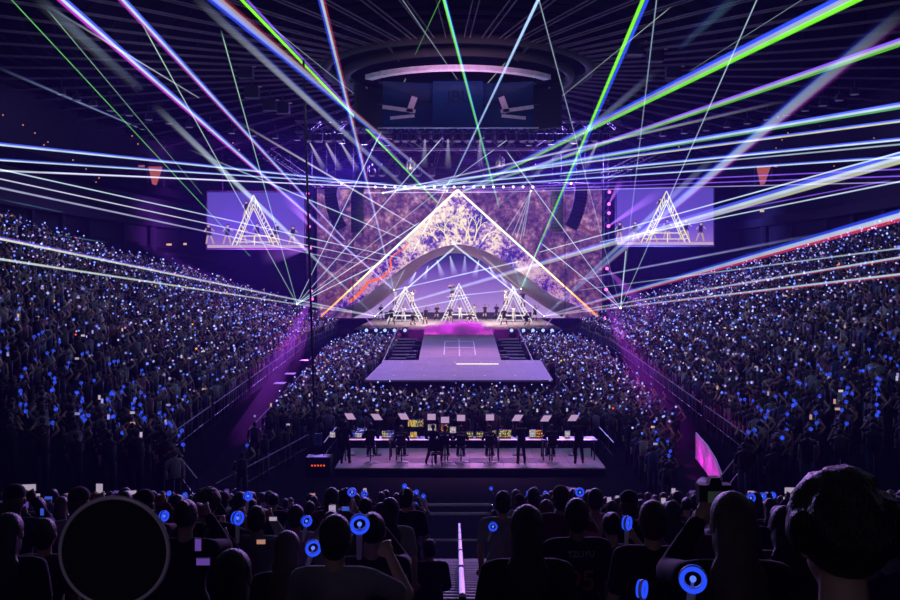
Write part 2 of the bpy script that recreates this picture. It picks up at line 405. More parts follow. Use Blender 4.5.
big = N(nt, 'TexNoise'); big.inputs['Scale'].default_value = .35; big.inputs['Detail'].default_value = 2; L(tc.outputs['Object'], big.inputs['Vector'])
ad = N(nt, 'Math', operation='MULTIPLY_ADD'); L(big.outputs['Fac'], ad.inputs[0]); ad.inputs[1].default_value = .55; L(vor.outputs['Fac'], ad.inputs[2])
cr = N(nt, 'ValToRGB'); e = cr.color_ramp.elements
e[0].position = .66; e[0].color = srgb(56, 42, 150); e[1].position = .88; e[1].color = srgb(255, 240, 225)
for pos, c in ((.72, srgb(84, 58, 165)), (.755, srgb(150, 100, 190)), (.79, srgb(222, 178, 205)), (.83, srgb(245, 225, 210))):
    n = e.new(pos); n.color = c
L(ad.outputs[0], cr.inputs[0]); em = N(nt, 'Emission'); em.inputs[1].default_value = 1.0
ab = N(nt, 'Math', operation='ABSOLUTE'); L(sp.outputs['X'], ab.inputs[0]); rg = N(nt, 'MapRange'); L(ab.outputs[0], rg.inputs[0]); rg.inputs[1].default_value = 2; rg.inputs[2].default_value = 9
tn = N(nt, 'MixRGB', blend_type='MULTIPLY'); L(rg.outputs[0], tn.inputs[0]); L(cr.outputs[0], tn.inputs[1]); em.inputs[1].default_value = 1.12; tn.inputs[2].default_value = (.55, .36, .72, 1); L(tn.outputs[0], em.inputs[0]); L(em.outputs[0], out.inputs[0])
arch = empty('led_arch', (0, DA, 0))
def loc(px, py, D, o): return P(px, py, D)-o.location
fr = interp(front, 49)
b = MB()
def upper(px):
    return 317.5+(190-317.5)*(px-320)/(457.5-320) if px <= 457.5 else 190+(316.5-190)*(px-457.5)/(598-457.5)
for (xa, ya), (xb, yb) in zip(fr, fr[1:]):
    pts = [loc(xa, ya, DA, arch), loc(xb, yb, DA, arch), loc(xb, min(upper(xb), yb), DA, arch), loc(xa, min(upper(xa), ya), DA, arch)]
    pts = [p for i, p in enumerate(pts) if i == 0 or (p-pts[i-1]).length > 1e-4]
    if len(pts) >= 3 and (pts[-1]-pts[0]).length < 1e-4: pts.pop()
    if len(pts) >= 3: b.prism(pts, (0, .35, 0))
bmesh.ops.remove_doubles(b.b, verts=b.b.verts[:], dist=1e-3)
b.obj('blossom_display', LED, arch)
# lit outer edges: white at the top, amber towards the feet (the tubes really change colour)
EDGE, nt, out = newmat('edge_tube')
tc = N(nt, 'TexCoord'); sp = N(nt, 'SeparateXYZ'); nt.links.new(tc.outputs['Generated'], sp.inputs[0])
cr = N(nt, 'ValToRGB'); e = cr.color_ramp.elements; e[0].position = 0; e[0].color = srgb(255, 120, 20); e[1].position = 1; e[1].color = srgb(255, 235, 215)
for pos, c in ((.16, srgb(255, 190, 90)), (.30, srgb(255, 238, 190)), (.55, srgb(225, 250, 235))):
    n = e.new(pos); n.color = c
em = N(nt, 'Emission'); em.inputs[1].default_value = 1.5; nt.links.new(sp.outputs['Z'], cr.inputs[0]); nt.links.new(cr.outputs[0], em.inputs[0]); nt.links.new(em.outputs[0], out.inputs[0])
for a, c in (((320, 317.5), (457.5, 190)), ((598, 316.5), (457.5, 190))):
    MB().bar(loc(*a, DA-.1, arch), loc(*c, DA-.1, arch), .075, .11).obj('edge_light', EDGE, arch)
# soffit
b = MB(); n = 41; F = interp(front[1:-1], n); B = interp(back, n); rows = []
for s_ in range(5):
    u = s_/4; rows.append([b.b.verts.new(loc(F[i][0], F[i][1], DA+.36, arch).lerp(loc(B[i][0], B[i][1], 94, arch), u)) for i in range(n)])
for s_ in range(4):
    for i in range(n-1): b.b.faces.new((rows[s_][i], rows[s_][i+1], rows[s_+1][i+1], rows[s_+1][i]))
so = b.obj('soffit', GREY, arch, smooth=True); md = so.modifiers.new('thick', 'SOLIDIFY'); md.thickness = .15; md.offset = 1
# blossom tree branches shown on the display
BR = glow('display_branch', srgb(255, 240, 200), 1.0); BO = glow('display_root', srgb(255, 105, 50), 1.1); BD = glow('display_trunk', srgb(255, 200, 160), .9)
b = MB()
def grow(x, y, ang, ln, w, d):
    if d == 0 or ln < 3: return
    x2, y2 = x+ln*math.cos(ang), y-ln*math.sin(ang)
    if y2 > 242 or y2 < upper(x2)+3: return
    b.bar(loc(x, y, DA-.03, arch), loc(x2, y2, DA-.03, arch), w, w*.75, 4)
    for s_ in (-1, 1):
        if random.random() < .92: grow(x2, y2, ang+s_*random.uniform(.2, .6), ln*random.uniform(.68, .9), w*.7, d-1)
for x, a in ((474, 1.3), (470, 1.8), (482, .9), (462, 2.2), (448, 2.0), (438, 2.3), (492, .8), (466, 1.5)): grow(x, 241, a, 9, .085, 8)
b.obj('bright_branches', BR, arch)
b = MB(); root = [(350, 302), (362, 291), (368, 282), (380, 279), (388, 273), (391, 266), (390, 259), (395, 254), (404, 249), (408, 243)]
for i, (a, c) in enumerate(zip(root, root[1:])): b.bar(loc(*a, DA-.04, arch), loc(*c, DA-.04, arch), .16-.012*i, .15-.012*i, 5).ball(loc(*c, DA-.04, arch), .15-.012*i, 1)
b.obj('orange_root', BO, arch)
tag(arch, 'giant triangular blossom-tree display arch with glowing white edges over the stage', 'display arch')
# side display walls behind the triangle
SIDE, nt, out = newmat('dusk_tree_screen')
tc = N(nt, 'TexCoord'); L = nt.links.new
n1 = N(nt, 'TexNoise'); n1.inputs['Scale'].default_value = 1.8; n1.inputs['Detail'].default_value = 7; n1.inputs['Roughness'].default_value = .7; L(tc.outputs['Object'], n1.inputs['Vector'])
n2 = N(nt, 'TexNoise'); n2.inputs['Scale'].default_value = .22; n2.inputs['Detail'].default_value = 2; n2.inputs['Distortion'].default_value = 2.5; L(tc.outputs['Object'], n2.inputs['Vector'])
ma = N(nt, 'Math', operation='MULTIPLY_ADD'); L(n2.outputs['Fac'], ma.inputs[0]); ma.inputs[1].default_value = .6; L(n1.outputs['Fac'], ma.inputs[2])
cr = N(nt, 'ValToRGB'); e = cr.color_ramp.elements; e[0].position = .60; e[0].color = srgb(44, 26, 82); e[1].position = 1.02; e[1].color = srgb(205, 150, 180)
for pos, c in ((.72, srgb(78, 46, 105)), (.84, srgb(120, 76, 125)), (.92, srgb(160, 110, 150))):
    n = e.new(pos); n.color = c
L(ma.outputs[0], cr.inputs[0]); em = N(nt, 'Emission'); em.inputs[1].default_value = .95; L(cr.outputs[0], em.inputs[0]); L(em.outputs[0], out.inputs[0])
RT = glow('display_root_dusk', srgb(140, 70, 100), .7)
DW = 90.5
for side, poly, roots in (('left', [(317, 187), (457, 187), (457, 196), (352, 298), (352, 318), (317, 318)], [[(318, 300), (335, 285), (350, 270), (368, 262), (374, 250), (372, 240)], [(322, 312), (330, 300), (342, 292), (352, 280)]]),
                          ('right', [(459, 187), (602, 187), (602, 318), (566, 318), (566, 298), (459, 196)], [[(601, 236), (590, 232), (582, 226), (570, 216)], [(601, 300), (588, 286), (580, 280), (572, 270)]])):
    t = empty('display_wall', (0, DW, 0))
    MB().prism([loc(x, y, DW, t) for x, y in poly], (0, .3, 0)).obj('dusk_display', SIDE, t)
    b = MB()
    for rt in roots:
        for i, (a, c) in enumerate(zip(rt, rt[1:])): b.bar(loc(*a, DW-.03, t), loc(*c, DW-.03, t), .12, .1, 5).ball(loc(*c, DW-.03, t), .1, 1)
    b.obj('tree_roots', RT, t)
    tag(t, f'dusky purple tree display wall {side} of the glowing triangle', 'display wall')
# backdrop inside the arch
BACK, nt, out = newmat('stage_backdrop_screen')
tc = N(nt, 'TexCoord'); sp = N(nt, 'SeparateXYZ'); nt.links.new(tc.outputs['Generated'], sp.inputs[0])
cr = N(nt, 'ValToRGB'); e = cr.color_ramp.elements; e[0].position = 0; e[0].color = srgb(172, 140, 205); e[1].position = 1; e[1].color = srgb(14, 20, 60)
for pos, c in ((.35, srgb(140, 105, 190)), (.62, srgb(105, 72, 170)), (.80, srgb(45, 40, 110))):
    n = e.new(pos); n.color = c
em = N(nt, 'Emission'); em.inputs[1].default_value = 1.15; nt.links.new(sp.outputs['Z'], cr.inputs[0]); nt.links.new(cr.outputs[0], em.inputs[0]); nt.links.new(em.outputs[0], out.inputs[0])
t = empty('backdrop_screen', (0, 113, 0)); p0, p1 = P(345, 318, 113), P(575, 244, 113)
MB().box(((p0.x+p1.x)/2, .1, (p0.z+p1.z)/2), (p1.x-p0.x, .2, p1.z-p0.z)).obj('display', BACK, t)
MB().box(((p0.x+p1.x)/2, .3, (p0.z+p1.z)/2), (p1.x-p0.x+.3, .2, p1.z-p0.z+.3)).obj('frame', BLACK, t)
tag(t, 'purple gradient video backdrop at the rear of the stage inside the arch', 'screen')
# ---- glowing truss triangles on stage
TRI = glow('triangle_tube', srgb(250, 240, 250), .95); TRI2 = glow('triangle_tube_inner', srgb(232, 215, 240), .85)
for nm, cx, ap, xl, xr, D in (('left', 405, 287, 387, 424, 103), ('centre', 459, 283.5, 441.5, 478, 104), ('right', 513.5, 287, 497, 532, 103)):
    base = P(cx, 322, D); base.z = ZS
    t = empty('truss_triangle', base)
    h = (HC-(ap-276)*D/900)-ZS; wl = (xl-cx)*D/900; wr = (xr-cx)*D/900
    for y, nme in ((0, 'front_frame'), (1.1, 'rear_frame')):
        b = MB(); A = Vector((0, y, h)); L0, R0 = Vector((wl, y, .05)), Vector((wr, y, .05))
        for q in (L0, R0):
            inn = Vector((q.x*.80, y, .05)); At = Vector((0, y, h*.84))
            b.bar(A, q, .05); b.bar(At, inn, .045)
            for i in range(1, 12):
                u = i/12; b.bar(A.lerp(q, u), At.lerp(inn, u), .03, seg=5)
        b.bar((wl*.74, y, h*.18), (wr*.74, y, h*.18), .05); b.bar((0, y, .05), (0, y, h*.18), .045)
        b.obj(nme, TRI, t)
    b = MB(); A = Vector((0, .55, h*.70))
    for q in (Vector((wl*.58, .55, .1)), Vector((wr*.58, .55, .1))): b.bar(A, q, .05)
    b.bar((wl*.5, .55, .12), (wr*.5, .55, .12), .05); b.obj('inner_frame', TRI2, t)
    b = MB(); b.bar((0, 0, h), (0, 1.1, h), .05); b.bar((wl, 0, .05), (wl, 1.1, .05), .05); b.bar((wr, 0, .05), (wr, 1.1, .05), .05); b.obj('cross_ties', TRI, t)
    MB().box((0, .55, h*.17), ((wr-wl)*.72, 1.0, .06)).obj('platform', PALE, t)
    tag(t, f'glowing white ladder-truss triangle standing at the {nm} of the stage', 'stage prop', 'glowing triangles on stage')
# low magenta smoke rolling over the stage edge
SM, nt, out = newmat('stage_smoke')
v = N(nt, 'VolumePrincipled'); v.inputs['Color'].default_value = (.95, .45, .98, 1); v.inputs['Anisotropy'].default_value = .2
tc = N(nt, 'TexCoord'); nz = N(nt, 'TexNoise'); nz.inputs['Scale'].default_value = .8; nz.inputs['Detail'].default_value = 5; nt.links.new(tc.outputs['Object'], nz.inputs['Vector'])
mr = N(nt, 'MapRange'); mr.inputs[1].default_value = .28; mr.inputs[2].default_value = .72; mr.inputs[3].default_value = -.75; mr.inputs[4].default_value = .75; mr.clamp = False; nt.links.new(nz.outputs['Fac'], mr.inputs[0])
mp = N(nt, 'Mapping'); mp.inputs['Scale'].default_value = (1/3.5, 1/7.5, 1/.95); nt.links.new(tc.outputs['Object'], mp.inputs[0]); gd = N(nt, 'TexGradient', gradient_type='SPHERICAL'); nt.links.new(mp.outputs[0], gd.inputs[0])
g2 = N(nt, 'MapRange'); g2.inputs[1].default_value = .0; g2.inputs[2].default_value = 1.0; g2.inputs[3].default_value = -.3; g2.inputs[4].default_value = .9; nt.links.new(gd.outputs['Fac'], g2.inputs[0])
mm_ = N(nt, 'Math', operation='ADD'); nt.links.new(mr.outputs[0], mm_.inputs[0]); nt.links.new(g2.outputs[0], mm_.inputs[1]); m4 = N(nt, 'Math', operation='MULTIPLY'); m4.use_clamp = False; m4.inputs[1].default_value = 1.7; nt.links.new(mm_.outputs[0], m4.inputs[0]); m5 = N(nt, 'Math', operation='MAXIMUM'); m5.inputs[1].default_value = 0; nt.links.new(m4.outputs[0], m5.inputs[0]); nt.links.new(m5.outputs[0], v.inputs['Density'])
nt.links.new(v.outputs[0], out.inputs['Volume'])
o = MB().ball((0, 0, 0), (3.5, 7.5, .95), 3).obj('stage_smoke', SM, smooth=True); o.location = (.02, 85.0, ZS+.15)
tag(o, 'magenta lit low smoke spilling over the runway end', 'smoke', kind='stuff')

# ================================================================== RIGGING
def truss(name, a, c, s, mat, label, group=None, n=None, cat='truss'):
    a, c = Vector(a), Vector(c); d = (c-a); L = d.length
    t = empty(name, a); q = d.to_track_quat('X', 'Z')
    t.rotation_mode = 'QUATERNION'; t.rotation_quaternion = q
    b = MB()
    for y in (-s/2, s/2):
        for z in (-s/2, s/2): b.bar((0, y, z), (L, y, z), s*.09, seg=6)
    b.obj('chords', mat, t)
    n = n or max(2, int(L/(s*1.2))); b = MB()
    for i in range(n):
        x0, x1 = L*i/n, L*(i+1)/n; zz = s/2 if i % 2 else -s/2
        for y in (-s/2, s/2): b.bar((x0, y, -zz), (x1, y, zz), s*.05, seg=5)
        b.bar((x0, -s/2, s/2), (x1, s/2, s/2), s*.05, seg=5); b.bar((x0, -s/2, -s/2), (x0, s/2, -s/2), s*.05, seg=5)
    b.obj('lattice', mat, t)
    return tag(t, label, cat, group)
TRM = surf('truss_aluminium', (.13, .12, .15, 1), .4, .4)
truss('lighting_truss', P(296, 127, 78), P(620, 127, 78), .9, TRM, 'long lighting truss crossing below the hanging scoreboard', 'lighting trusses')
truss('lighting_truss', P(372, 143, 82), P(548, 143, 82), 1.1, TRM, 'lattice truss with tiny lamps under the long lighting truss', 'lighting trusses')
truss('lighting_truss', P(318, 186, 87.3), P(602, 186, 87.3), .5, DARK, 'dark truss carrying the row of bright lamps above the displays', 'lighting trusses')
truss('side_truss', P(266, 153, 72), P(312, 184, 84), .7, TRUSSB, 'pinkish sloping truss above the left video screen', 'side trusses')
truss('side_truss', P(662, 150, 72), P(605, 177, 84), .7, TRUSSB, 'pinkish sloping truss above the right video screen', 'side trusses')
for side, x0, lean in (('left', 309.5, 0), ('right', 606, 0)):
    truss('tower_truss', (P(x0, 276, 86.5).x, 86.5, 0), (P(x0, 276, 86.5).x, 86.5, 19.9), .45, DARK, f'slim dark tower truss standing beside the {side} display wall', 'tower trusses')
# bright lamps on the row truss
LAMPW = glow('row_lamp_lens', srgb(235, 185, 255), 3.0)
rp = empty('row_spotlight'); MB().bar((0, .25, 0), (0, 0, 0), .13, .16, 12).obj('can', BLACK, rp); MB().bar((0, -.01, 0), (0, -.04, 0), .125, seg=14).obj('lens', LAMPW, rp); MB().bar((0, .2, 0), (0, .75, .03), .04).obj('clamp', DARK, rp)
xs = [375.3+i*9.85 for i in range(17)]+[341.5, 571]
xs.sort()
for i, x in enumerate(xs):
    o = rp if i == 0 else copy_tree(rp); o.location = P(x, 187 if 345 < x < 560 else 183.5, 86.7)
    tag(o, f'bright lavender lamp in the row above the displays, {ordn(i+1)} from left', 'stage light', 'row of bright lamps')
PINKL = glow('tower_lamp_lens', srgb(255, 90, 210), 3.0)
tp = empty('tower_lamp'); MB().box((0, .2, 0), (.34, .3, .34)).obj('housing', BLACK, tp); MB().bar((0, .05, 0), (0, .01, 0), .15, seg=14).obj('lens', PINKL, tp); MB().box((0, .38, 0), (.1, .2, .1)).obj('clamp', DARK, tp)
k = 0
for side, pts in (('left', ((307.5, 193.5), (308.5, 215), (309, 226.5), (310, 248), (311, 291), (312, 299), (312, 319))), ('right', ((609.5, 192), (609, 204), (609, 213), (608.5, 226), (607, 268.5), (606, 289.5), (605.5, 318)))):
    for j, (x, y) in enumerate(pts):
        o = tp if k == 0 else copy_tree(tp); k += 1; o.location = P(x, y, 86.0)
        tag(o, f'small pink lamp on the {side} tower truss, {ordn(j+1)} from the top', 'stage light', 'pink lamps on the towers')
# moving heads
mh = empty('moving_head_spotlight'); MB().box((0, 0, -.12), (.5, .45, .24)).obj('base', BLACK, mh)
b = MB(); b.box((-.33, 0, -.5), (.1, .25, .7)); b.box((.33, 0, -.5), (.1, .25, .7)); b.box((0, 0, -.22), (.74, .25, .1)); b.obj('yoke', BLACK, mh)
hd = MB().bar((0, .0, -.35), (0, -.12, -.95), .24, .29, 14).obj('head', DARK, mh)
MB().bar((0, -.12, -.95), (0, -.128, -.99), .24, seg=14).obj('lens', glow('moving_head_lens', srgb(200, 170, 255), .2), hd)
MB().bar((0, 0, 0), (0, 0, .25), .05).obj('clamp', STEEL, mh)
k = 0
def heads(pts, D, desc, grp):
    global k
    for j, (x, y) in enumerate(pts):
        o = mh if k == 0 else copy_tree(mh); k += 1; o.location = P(x, y, D); o.rotation_euler.z = random.uniform(-.4, .4)
        tag(o, f'black moving-head lamp hanging {desc}, {ordn(j+1)} from left', 'stage light', grp)
heads([(x, 130.5) for x in (308, 318, 328, 340, 397, 405, 413, 425, 437, 448, 458, 468, 478, 489, 500, 511, 522, 531, 540, 549, 560, 570, 585, 595, 605)], 77.6, 'from the long lighting truss', 'moving heads on the long truss')
heads([(x, 166) for x in (372, 382, 396, 418, 432, 486, 500, 522, 536)], 86, 'just above the displays', 'moving heads above the displays')
heads([(411, 160), (500, 157)], 81, 'alone on a drop pipe', 'drop pipe lamps')
# line arrays
for nm, x, y0, y1, D, curve in (('outer left', 331, 190, 229, 84, 1), ('inner left', 357.5, 190, 233, 85, 0), ('inner right', 557, 188, 232, 85, 0), ('outer right', 581, 186, 228, 84, -1)):
    t = empty('line_array', P(x, y0, D)); n = 12; H = (y1-y0)*D/900; h = H/n
    for i in range(n):
        u = i/(n-1); off = curve*.9*u*u
        b = MB(); b.box((off, 0, -h*(i+.5)), (1.15, .7, h*.9), Euler((0, -curve*.5*u, 0)).to_quaternion()); cab = b.obj('cabinet', BLACK, t)
        MB().box((off, -.36, -h*(i+.5)), (1.0, .02, h*.7), Euler((0, -curve*.5*u, 0)).to_quaternion()).obj('grille', DARK, cab)
    MB().box((0, 0, .12), (1.3, .8, .16)).obj('flying_frame', DARK, t)
    b = MB(); b.bar((-.4, 0, .15), (-.4, 0, 19.9-t.location.z), .03); b.obj('chain', DARK, t)
    b = MB(); b.bar((.4, 0, .15), (.4, 0, 19.9-t.location.z), .03); b.obj('chain', DARK, t)
    tag(t, f'black hanging loudspeaker column, {nm} of the stage', 'speaker array', 'hanging loudspeaker columns')
# cables
def cable(a, c, r, label, mat=BLACK, name='cable'):
    o = MB().bar((0, 0, 0), Vector(c)-Vector(a), r, r, 8).obj(name, mat); o.location = a; return tag(o, label, 'cable')
cable(P(303.5, 60, 36), P(315.5, 455, 36), .045, 'long thin black cable hanging from the roof left of the mixing platform')
cable(P(353, 172, 87.6), P(353, 318, 87.6), .04, 'thin dark wire hanging in front of the left display wall')
cable(P(565, 172, 87.6), P(565, 318, 87.6), .04, 'thin dark wire hanging in front of the right display wall')
# ---- hanging scoreboard
t = empty('hanging_scoreboard', (0, 56.5, 0))
b = MB(); n = 40; r0, r1 = 7.0, 6.5
for i in range(n):
    a0, a1 = R(180+40+100*i/n), R(180+40+100*(i+1)/n)
    q = [Vector((r0*math.cos(a0), r0*math.sin(a0), 18.72)), Vector((r0*math.cos(a1), r0*math.sin(a1), 18.72)), Vector((r1*math.cos(a1), r1*math.sin(a1), 18.72)), Vector((r1*math.cos(a0), r1*math.sin(a0), 18.72))]
    b.prism(q, (0, 0, .26))
bmesh.ops.remove_doubles(b.b, verts=b.b.verts[:], dist=1e-3)
b.obj('rim_band', surf('rim_band_paint', (.95, .72, .88, 1), .6, scale=3, vary=.35), t)
b = MB(); b.torus((0, 0, 19.75), 7.0, .3, 'Z', 48, 8); b.obj('crown_ring', RUBBER, t, smooth=True)
for x, w, y, rz in ((0, 2.9, -4.4, 0), (-2.9, 3.0, -4.1, .2), (2.9, 3.0, -4.1, -.2), (-5.2, 2.2, -2.9, .7), (5.2, 2.2, -2.9, -.7)):
    o = MB().box((0, 0, 0), (w, .25, 2.5)).obj('dark_screen', GLASSY if abs(x) < 4 else RUBBER, t); o.location = (x, y, 17.35); o.rotation_euler.z = rz
PALE_PINK = surf('reflection_and_trim_pink', (.8, .62, .75, 1), .5)
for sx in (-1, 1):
    b = MB(); b.box((sx*2.65, -4.75, 17.2), (.34, .12, .95), Euler((0, sx*-.35, 0)).to_quaternion()); b.obj('reflection_streak', PALE_PINK, t)  # these bars model pink reflections on the dark screens as raised shapes
    b = MB(); b.box((sx*3.4, -4.75, 16.95), (1.9, .12, .2), Euler((0, sx*-.14, 0)).to_quaternion()); b.obj('reflection_streak', PALE_PINK, t)
    b = MB(); b.box((sx*3.2, -4.75, 16.5), (1.4, .12, .16), Euler((0, sx*.1, 0)).to_quaternion()); b.obj('reflection_streak', PALE_PINK, t)
    b = MB(); b.prism([Vector((sx*5.35, -3.4, 18.5)), Vector((sx*5.9, -3.0, 18.65)), Vector((sx*5.45, -3.0, 18.25))], (0, .2, 0)); b.obj('rim_tip', PALE_PINK, t)
b = MB()
for a in range(6): b.bar((6.6*math.cos(a*PI/3), 6.6*math.sin(a*PI/3), 19.5), (8*math.cos(a*PI/3), 8*math.sin(a*PI/3), 20.2), .08)
b.obj('hanger', DARK, t)
b = MB(); b.box((0, -4.0, 17.4), (9.4, .3, .1)); b.box((0, -4.0, 16.05), (9.4, .4, .14)); b.bar((0, -4, 18.6), (0, 0, 19.5), .2); b.bar((-4.5, -4, 18.6), (-4.6, -3, 19.5), .1); b.bar((4.5, -4, 18.6), (4.6, -3, 19.5), .1); b.obj('frame', DARK, t)
fc = bpy.data.curves.new('lettering', 'FONT'); fc.body = 'JBL'; fc.size = 1.0; fc.align_x = 'CENTER'; fc.extrude = .01
fo = link('lettering', fc, t, glow('reflected_letter_glow', srgb(50, 50, 100), .25)); fo.location = (0, -4.56, 17.35); fo.rotation_euler = (PI/2, 0, 0)  # faint reflected letters put in as a dim glow
tag(t, 'dark hanging centre scoreboard with a pink curved rim band', 'scoreboard')
# roof house lights in a ring
hl = empty('house_downlight'); MB().bar((0, 0, 0), (0, 0, .4), .30, .22, 16).obj('shade', DARK, hl); MB().bar((0, 0, -.02), (0, 0, .03), .26, seg=16).obj('diffuser', WHITEP, hl); MB().bar((0, 0, .4), (0, 0, 1.1), .04).obj('stem', DARK, hl)
k = 0
for side, sg in (('left', -1), ('right', 1)):
    for j in range(17):
        a = R(2+4.6*j); o = hl if k == 0 else copy_tree(hl); k += 1
        o.location = RC+Vector((sg*25.5*math.cos(a), 25.5*math.sin(a)*.95, RZ-.98))
        tag(o, f'unlit round house light hanging under the roof on the {side}, {ordn(j+1)} from the outside', 'ceiling light', 'ring of house lights')
# roof loudspeaker clusters (dark shapes under the roof)
for i, (x, y, D) in enumerate(((246, 72, 56), (252, 92, 58), (270, 105, 62), (283, 108, 63), (635, 48, 50), (655, 55, 52), (673, 72, 56), (600, 105, 68))):
    t = empty('roof_speaker', P(x, y, D)); MB().box((0, 0, 0), (.9, .6, .8)).obj('cabinet', BLACK, t); MB().box((0, -.31, 0), (.8, .02, .7)).obj('grille', DARK, t); MB().bar((0, 0, .4), (0, 0, 20.2-t.location.z), .05).obj('hanger', DARK, t)
    MB().box((.55, -.2, .3), (.22, .1, .06)).obj('tag_plate', PALE_PINK, t)
    tag(t, f'dark loudspeaker box under the roof {"left" if x < 458 else "right"} of the scoreboard, {ordn((i if i < 4 else i-4)+1)} from left' if i < 7 else 'dark loudspeaker box under the roof just right of the scoreboard', 'speaker', 'roof loudspeakers')
# ---- side video screens
SCRN, nt, out = newmat('video_screen_purple')
tc = N(nt, 'TexCoord'); sp = N(nt, 'SeparateXYZ'); nt.links.new(tc.outputs['Generated'], sp.inputs[0])
cr = N(nt, 'ValToRGB'); e = cr.color_ramp.elements; e[0].position = 0; e[0].color = srgb(150, 110, 200); e[1].position = 1; e[1].color = srgb(92, 72, 190)
n = e.new(.35); n.color = srgb(104, 76, 196)
em = N(nt, 'Emission'); em.inputs[1].default_value = .95; nt.links.new(sp.outputs['Z'], cr.inputs[0]); nt.links.new(cr.outputs[0], em.inputs[0]); nt.links.new(em.outputs[0], out.inputs[0])
VT = glow('video_triangle', srgb(245, 235, 205), .95); VS = glow('video_skin', srgb(225, 180, 190), .7); VB = glow('video_black', srgb(40, 26, 66), .9); VF = glow('video_floor', srgb(205, 170, 215), .9)
def flat_person(b, x, z, h, lean=0, spread=.2):
    q = lambda pts, mi: (setattr(b, 'mi', mi), b.prism([Vector((x+px*h+lean*pz*h, -.012, z+pz*h)) for px, pz in pts], (0, .006, 0)))
    q([(-.13-spread*.5, 0), (-.05-spread*.5, 0), (.0, .48), (-.1, .5)], 1); q([(.13+spread*.5, 0), (.05+spread*.5, 0), (.0, .48), (.1, .5)], 1)
    q([(-.14, .42), (.14, .42), (.09, .62), (.14, .82), (-.14, .82), (-.09, .62)], 2)
    q([(-.14, .80), (-.26, .62), (-.22, .60), (-.1, .74)], 1); q([(.14, .80), (.28, .66), (.26, .62), (.1, .74)], 1)
    q([(.07*math.cos(a), .90+.075*math.sin(a)) for a in [i*PI/5 for i in range(10)]], 1)
    q([(-.085, .86), (-.085, .98), (0, 1.02), (.085, .98), (.085, .86), (.05, .95), (-.05, .95)], 2)
for side, (xa, ya, xb, yb), ax, people in (('left', (207.3, 192.3, 304, 248), (253.5, 195, 232, 279), ((210, 224, 20), (227, 224, 20), (243.5, 225, 19), (257, 223, 19), (271.5, 233, 11), (276, 223, 20), (292, 226, 18), (246, 201, 16))),
                                           ('right', (617, 188, 713.5, 245), (666.5, 191, 641, 690), ((619, 222, 19), (636, 221, 20), (653, 223, 19), (667, 219, 20), (681, 230, 12), (686, 219, 21), (700, 222, 19), (659, 198, 15)))):
    D = 85; t = empty('video_screen', P((xa+xb)/2, yb, D)); s_ = D/900
    W, H = (xb-xa)*s_, (yb-ya)*s_
    MB().box((0, .1, H/2), (W, .18, H)).obj('display', SCRN, t)
    MB().box((0, .26, H/2), (W+.3, .16, H+.3)).obj('frame', BLACK, t)
    b = MB(); cx = (xa+xb)/2
    q = lambda x, y: Vector(((x-cx)*s_, -.02, (yb-y)*s_))
    b.mi = 3; b.prism([q(xa, yb), q(xb, yb), q(xb, yb-3), q(xa, yb-3)], (0, .01, 0))
    b.mi = 0; A = q(ax[0], ax[1])
    def ln(p0, p1, w):
        d = (p1-p0).normalized(); nn = Vector((-d.z, 0, d.x))*w*s_/2; b.prism([p0-nn, p1-nn, p1+nn, p0+nn], (0, .008, 0))
    yb2 = yb-2.5
    for xe in (ax[2], ax[3]):
        e1 = q(xe, yb2); e2 = q(xe+(ax[0]-xe)*.2, yb2); A2 = q(ax[0], ax[1]+9); e3 = q(xe+(ax[0]-xe)*.36, yb2-4); A3 = q(ax[0], ax[1]+13)
        ln(A, e1, 1.2); ln(A2, e2, 1.0); ln(A3, e3, 1.0)
        for i in range(1, 12): u = i/12; ln(A.lerp(e1, u), A2.lerp(e2, u), .7)
    ln(q(ax[2]+9, yb-12), q(ax[3]-9, yb-12), 1.0); ln(q(ax[0]+1, yb2), q(ax[0]+1, yb-12), 1.2); ln(q(ax[2]+4, yb-6), q(ax[3]-4, yb-6), .8)
    for (x, y, h) in people: flat_person(b, (x-cx)*s_, (yb-y-h)*s_, h*s_, random.uniform(-.1, .1), random.uniform(.1, .3))
    b.mi = 0
    pic = b.obj('picture', [VT, VS, VB, VF], t)
    b = MB(); b.bar((-W*.35, .3, H+.1), (-W*.35, .3, 20-t.location.z), .03); b.obj('hanger', DARK, t)
    b = MB(); b.bar((W*.35, .3, H+.1), (W*.35, .3, 20-t.location.z), .03); b.obj('hanger', DARK, t)
    tag(t, f'hanging video screen {side} of the stage showing a white triangle and dancers on purple', 'screen', 'side video screens')

# ================================================================== PEOPLE
def blob(name, caps, ells, voxel, ratio=.35):
    """one continuous skin grown over limbs and volumes"""
    m = MB()
    for a, r0, c, r1 in caps:
        m.bar(a, c, r0, r1, 12); m.ball(a, r0, 2); m.ball(c, r1, 2)
    for c, r in ells: m.ball(c, r, 3)
    me = m.mesh(name+'_raw'); o = bpy.data.objects.new(name, me); col.objects.link(o)
    md = o.modifiers.new('r', 'REMESH'); md.mode = 'VOXEL'; md.voxel_size = voxel
    sm = o.modifiers.new('s', 'SMOOTH'); sm.factor = .5; sm.iterations = 2
    dc = o.modifiers.new('d', 'DECIMATE'); dc.ratio = ratio
    dg = bpy.context.evaluated_depsgraph_get(); out = bpy.data.meshes.new_from_object(o.evaluated_get(dg))
    out.name = name; bpy.data.objects.remove(o); bpy.data.meshes.remove(me)
    for p in out.polygons: p.use_smooth = True
    return out
def ik(S, H, l1, l2, pole):
    S, H = Vector(S), Vector(H); d = H-S; L = min(d.length, l1+l2-.01); dr = d.normalized(); H = S+dr*L
    a = (l1*l1-l2*l2+L*L)/(2*L); h = math.sqrt(max(0, l1*l1-a*a)); p = Vector(pole); p = (p-dr*p.dot(dr)).normalized()
    return S+dr*a+p*h, H
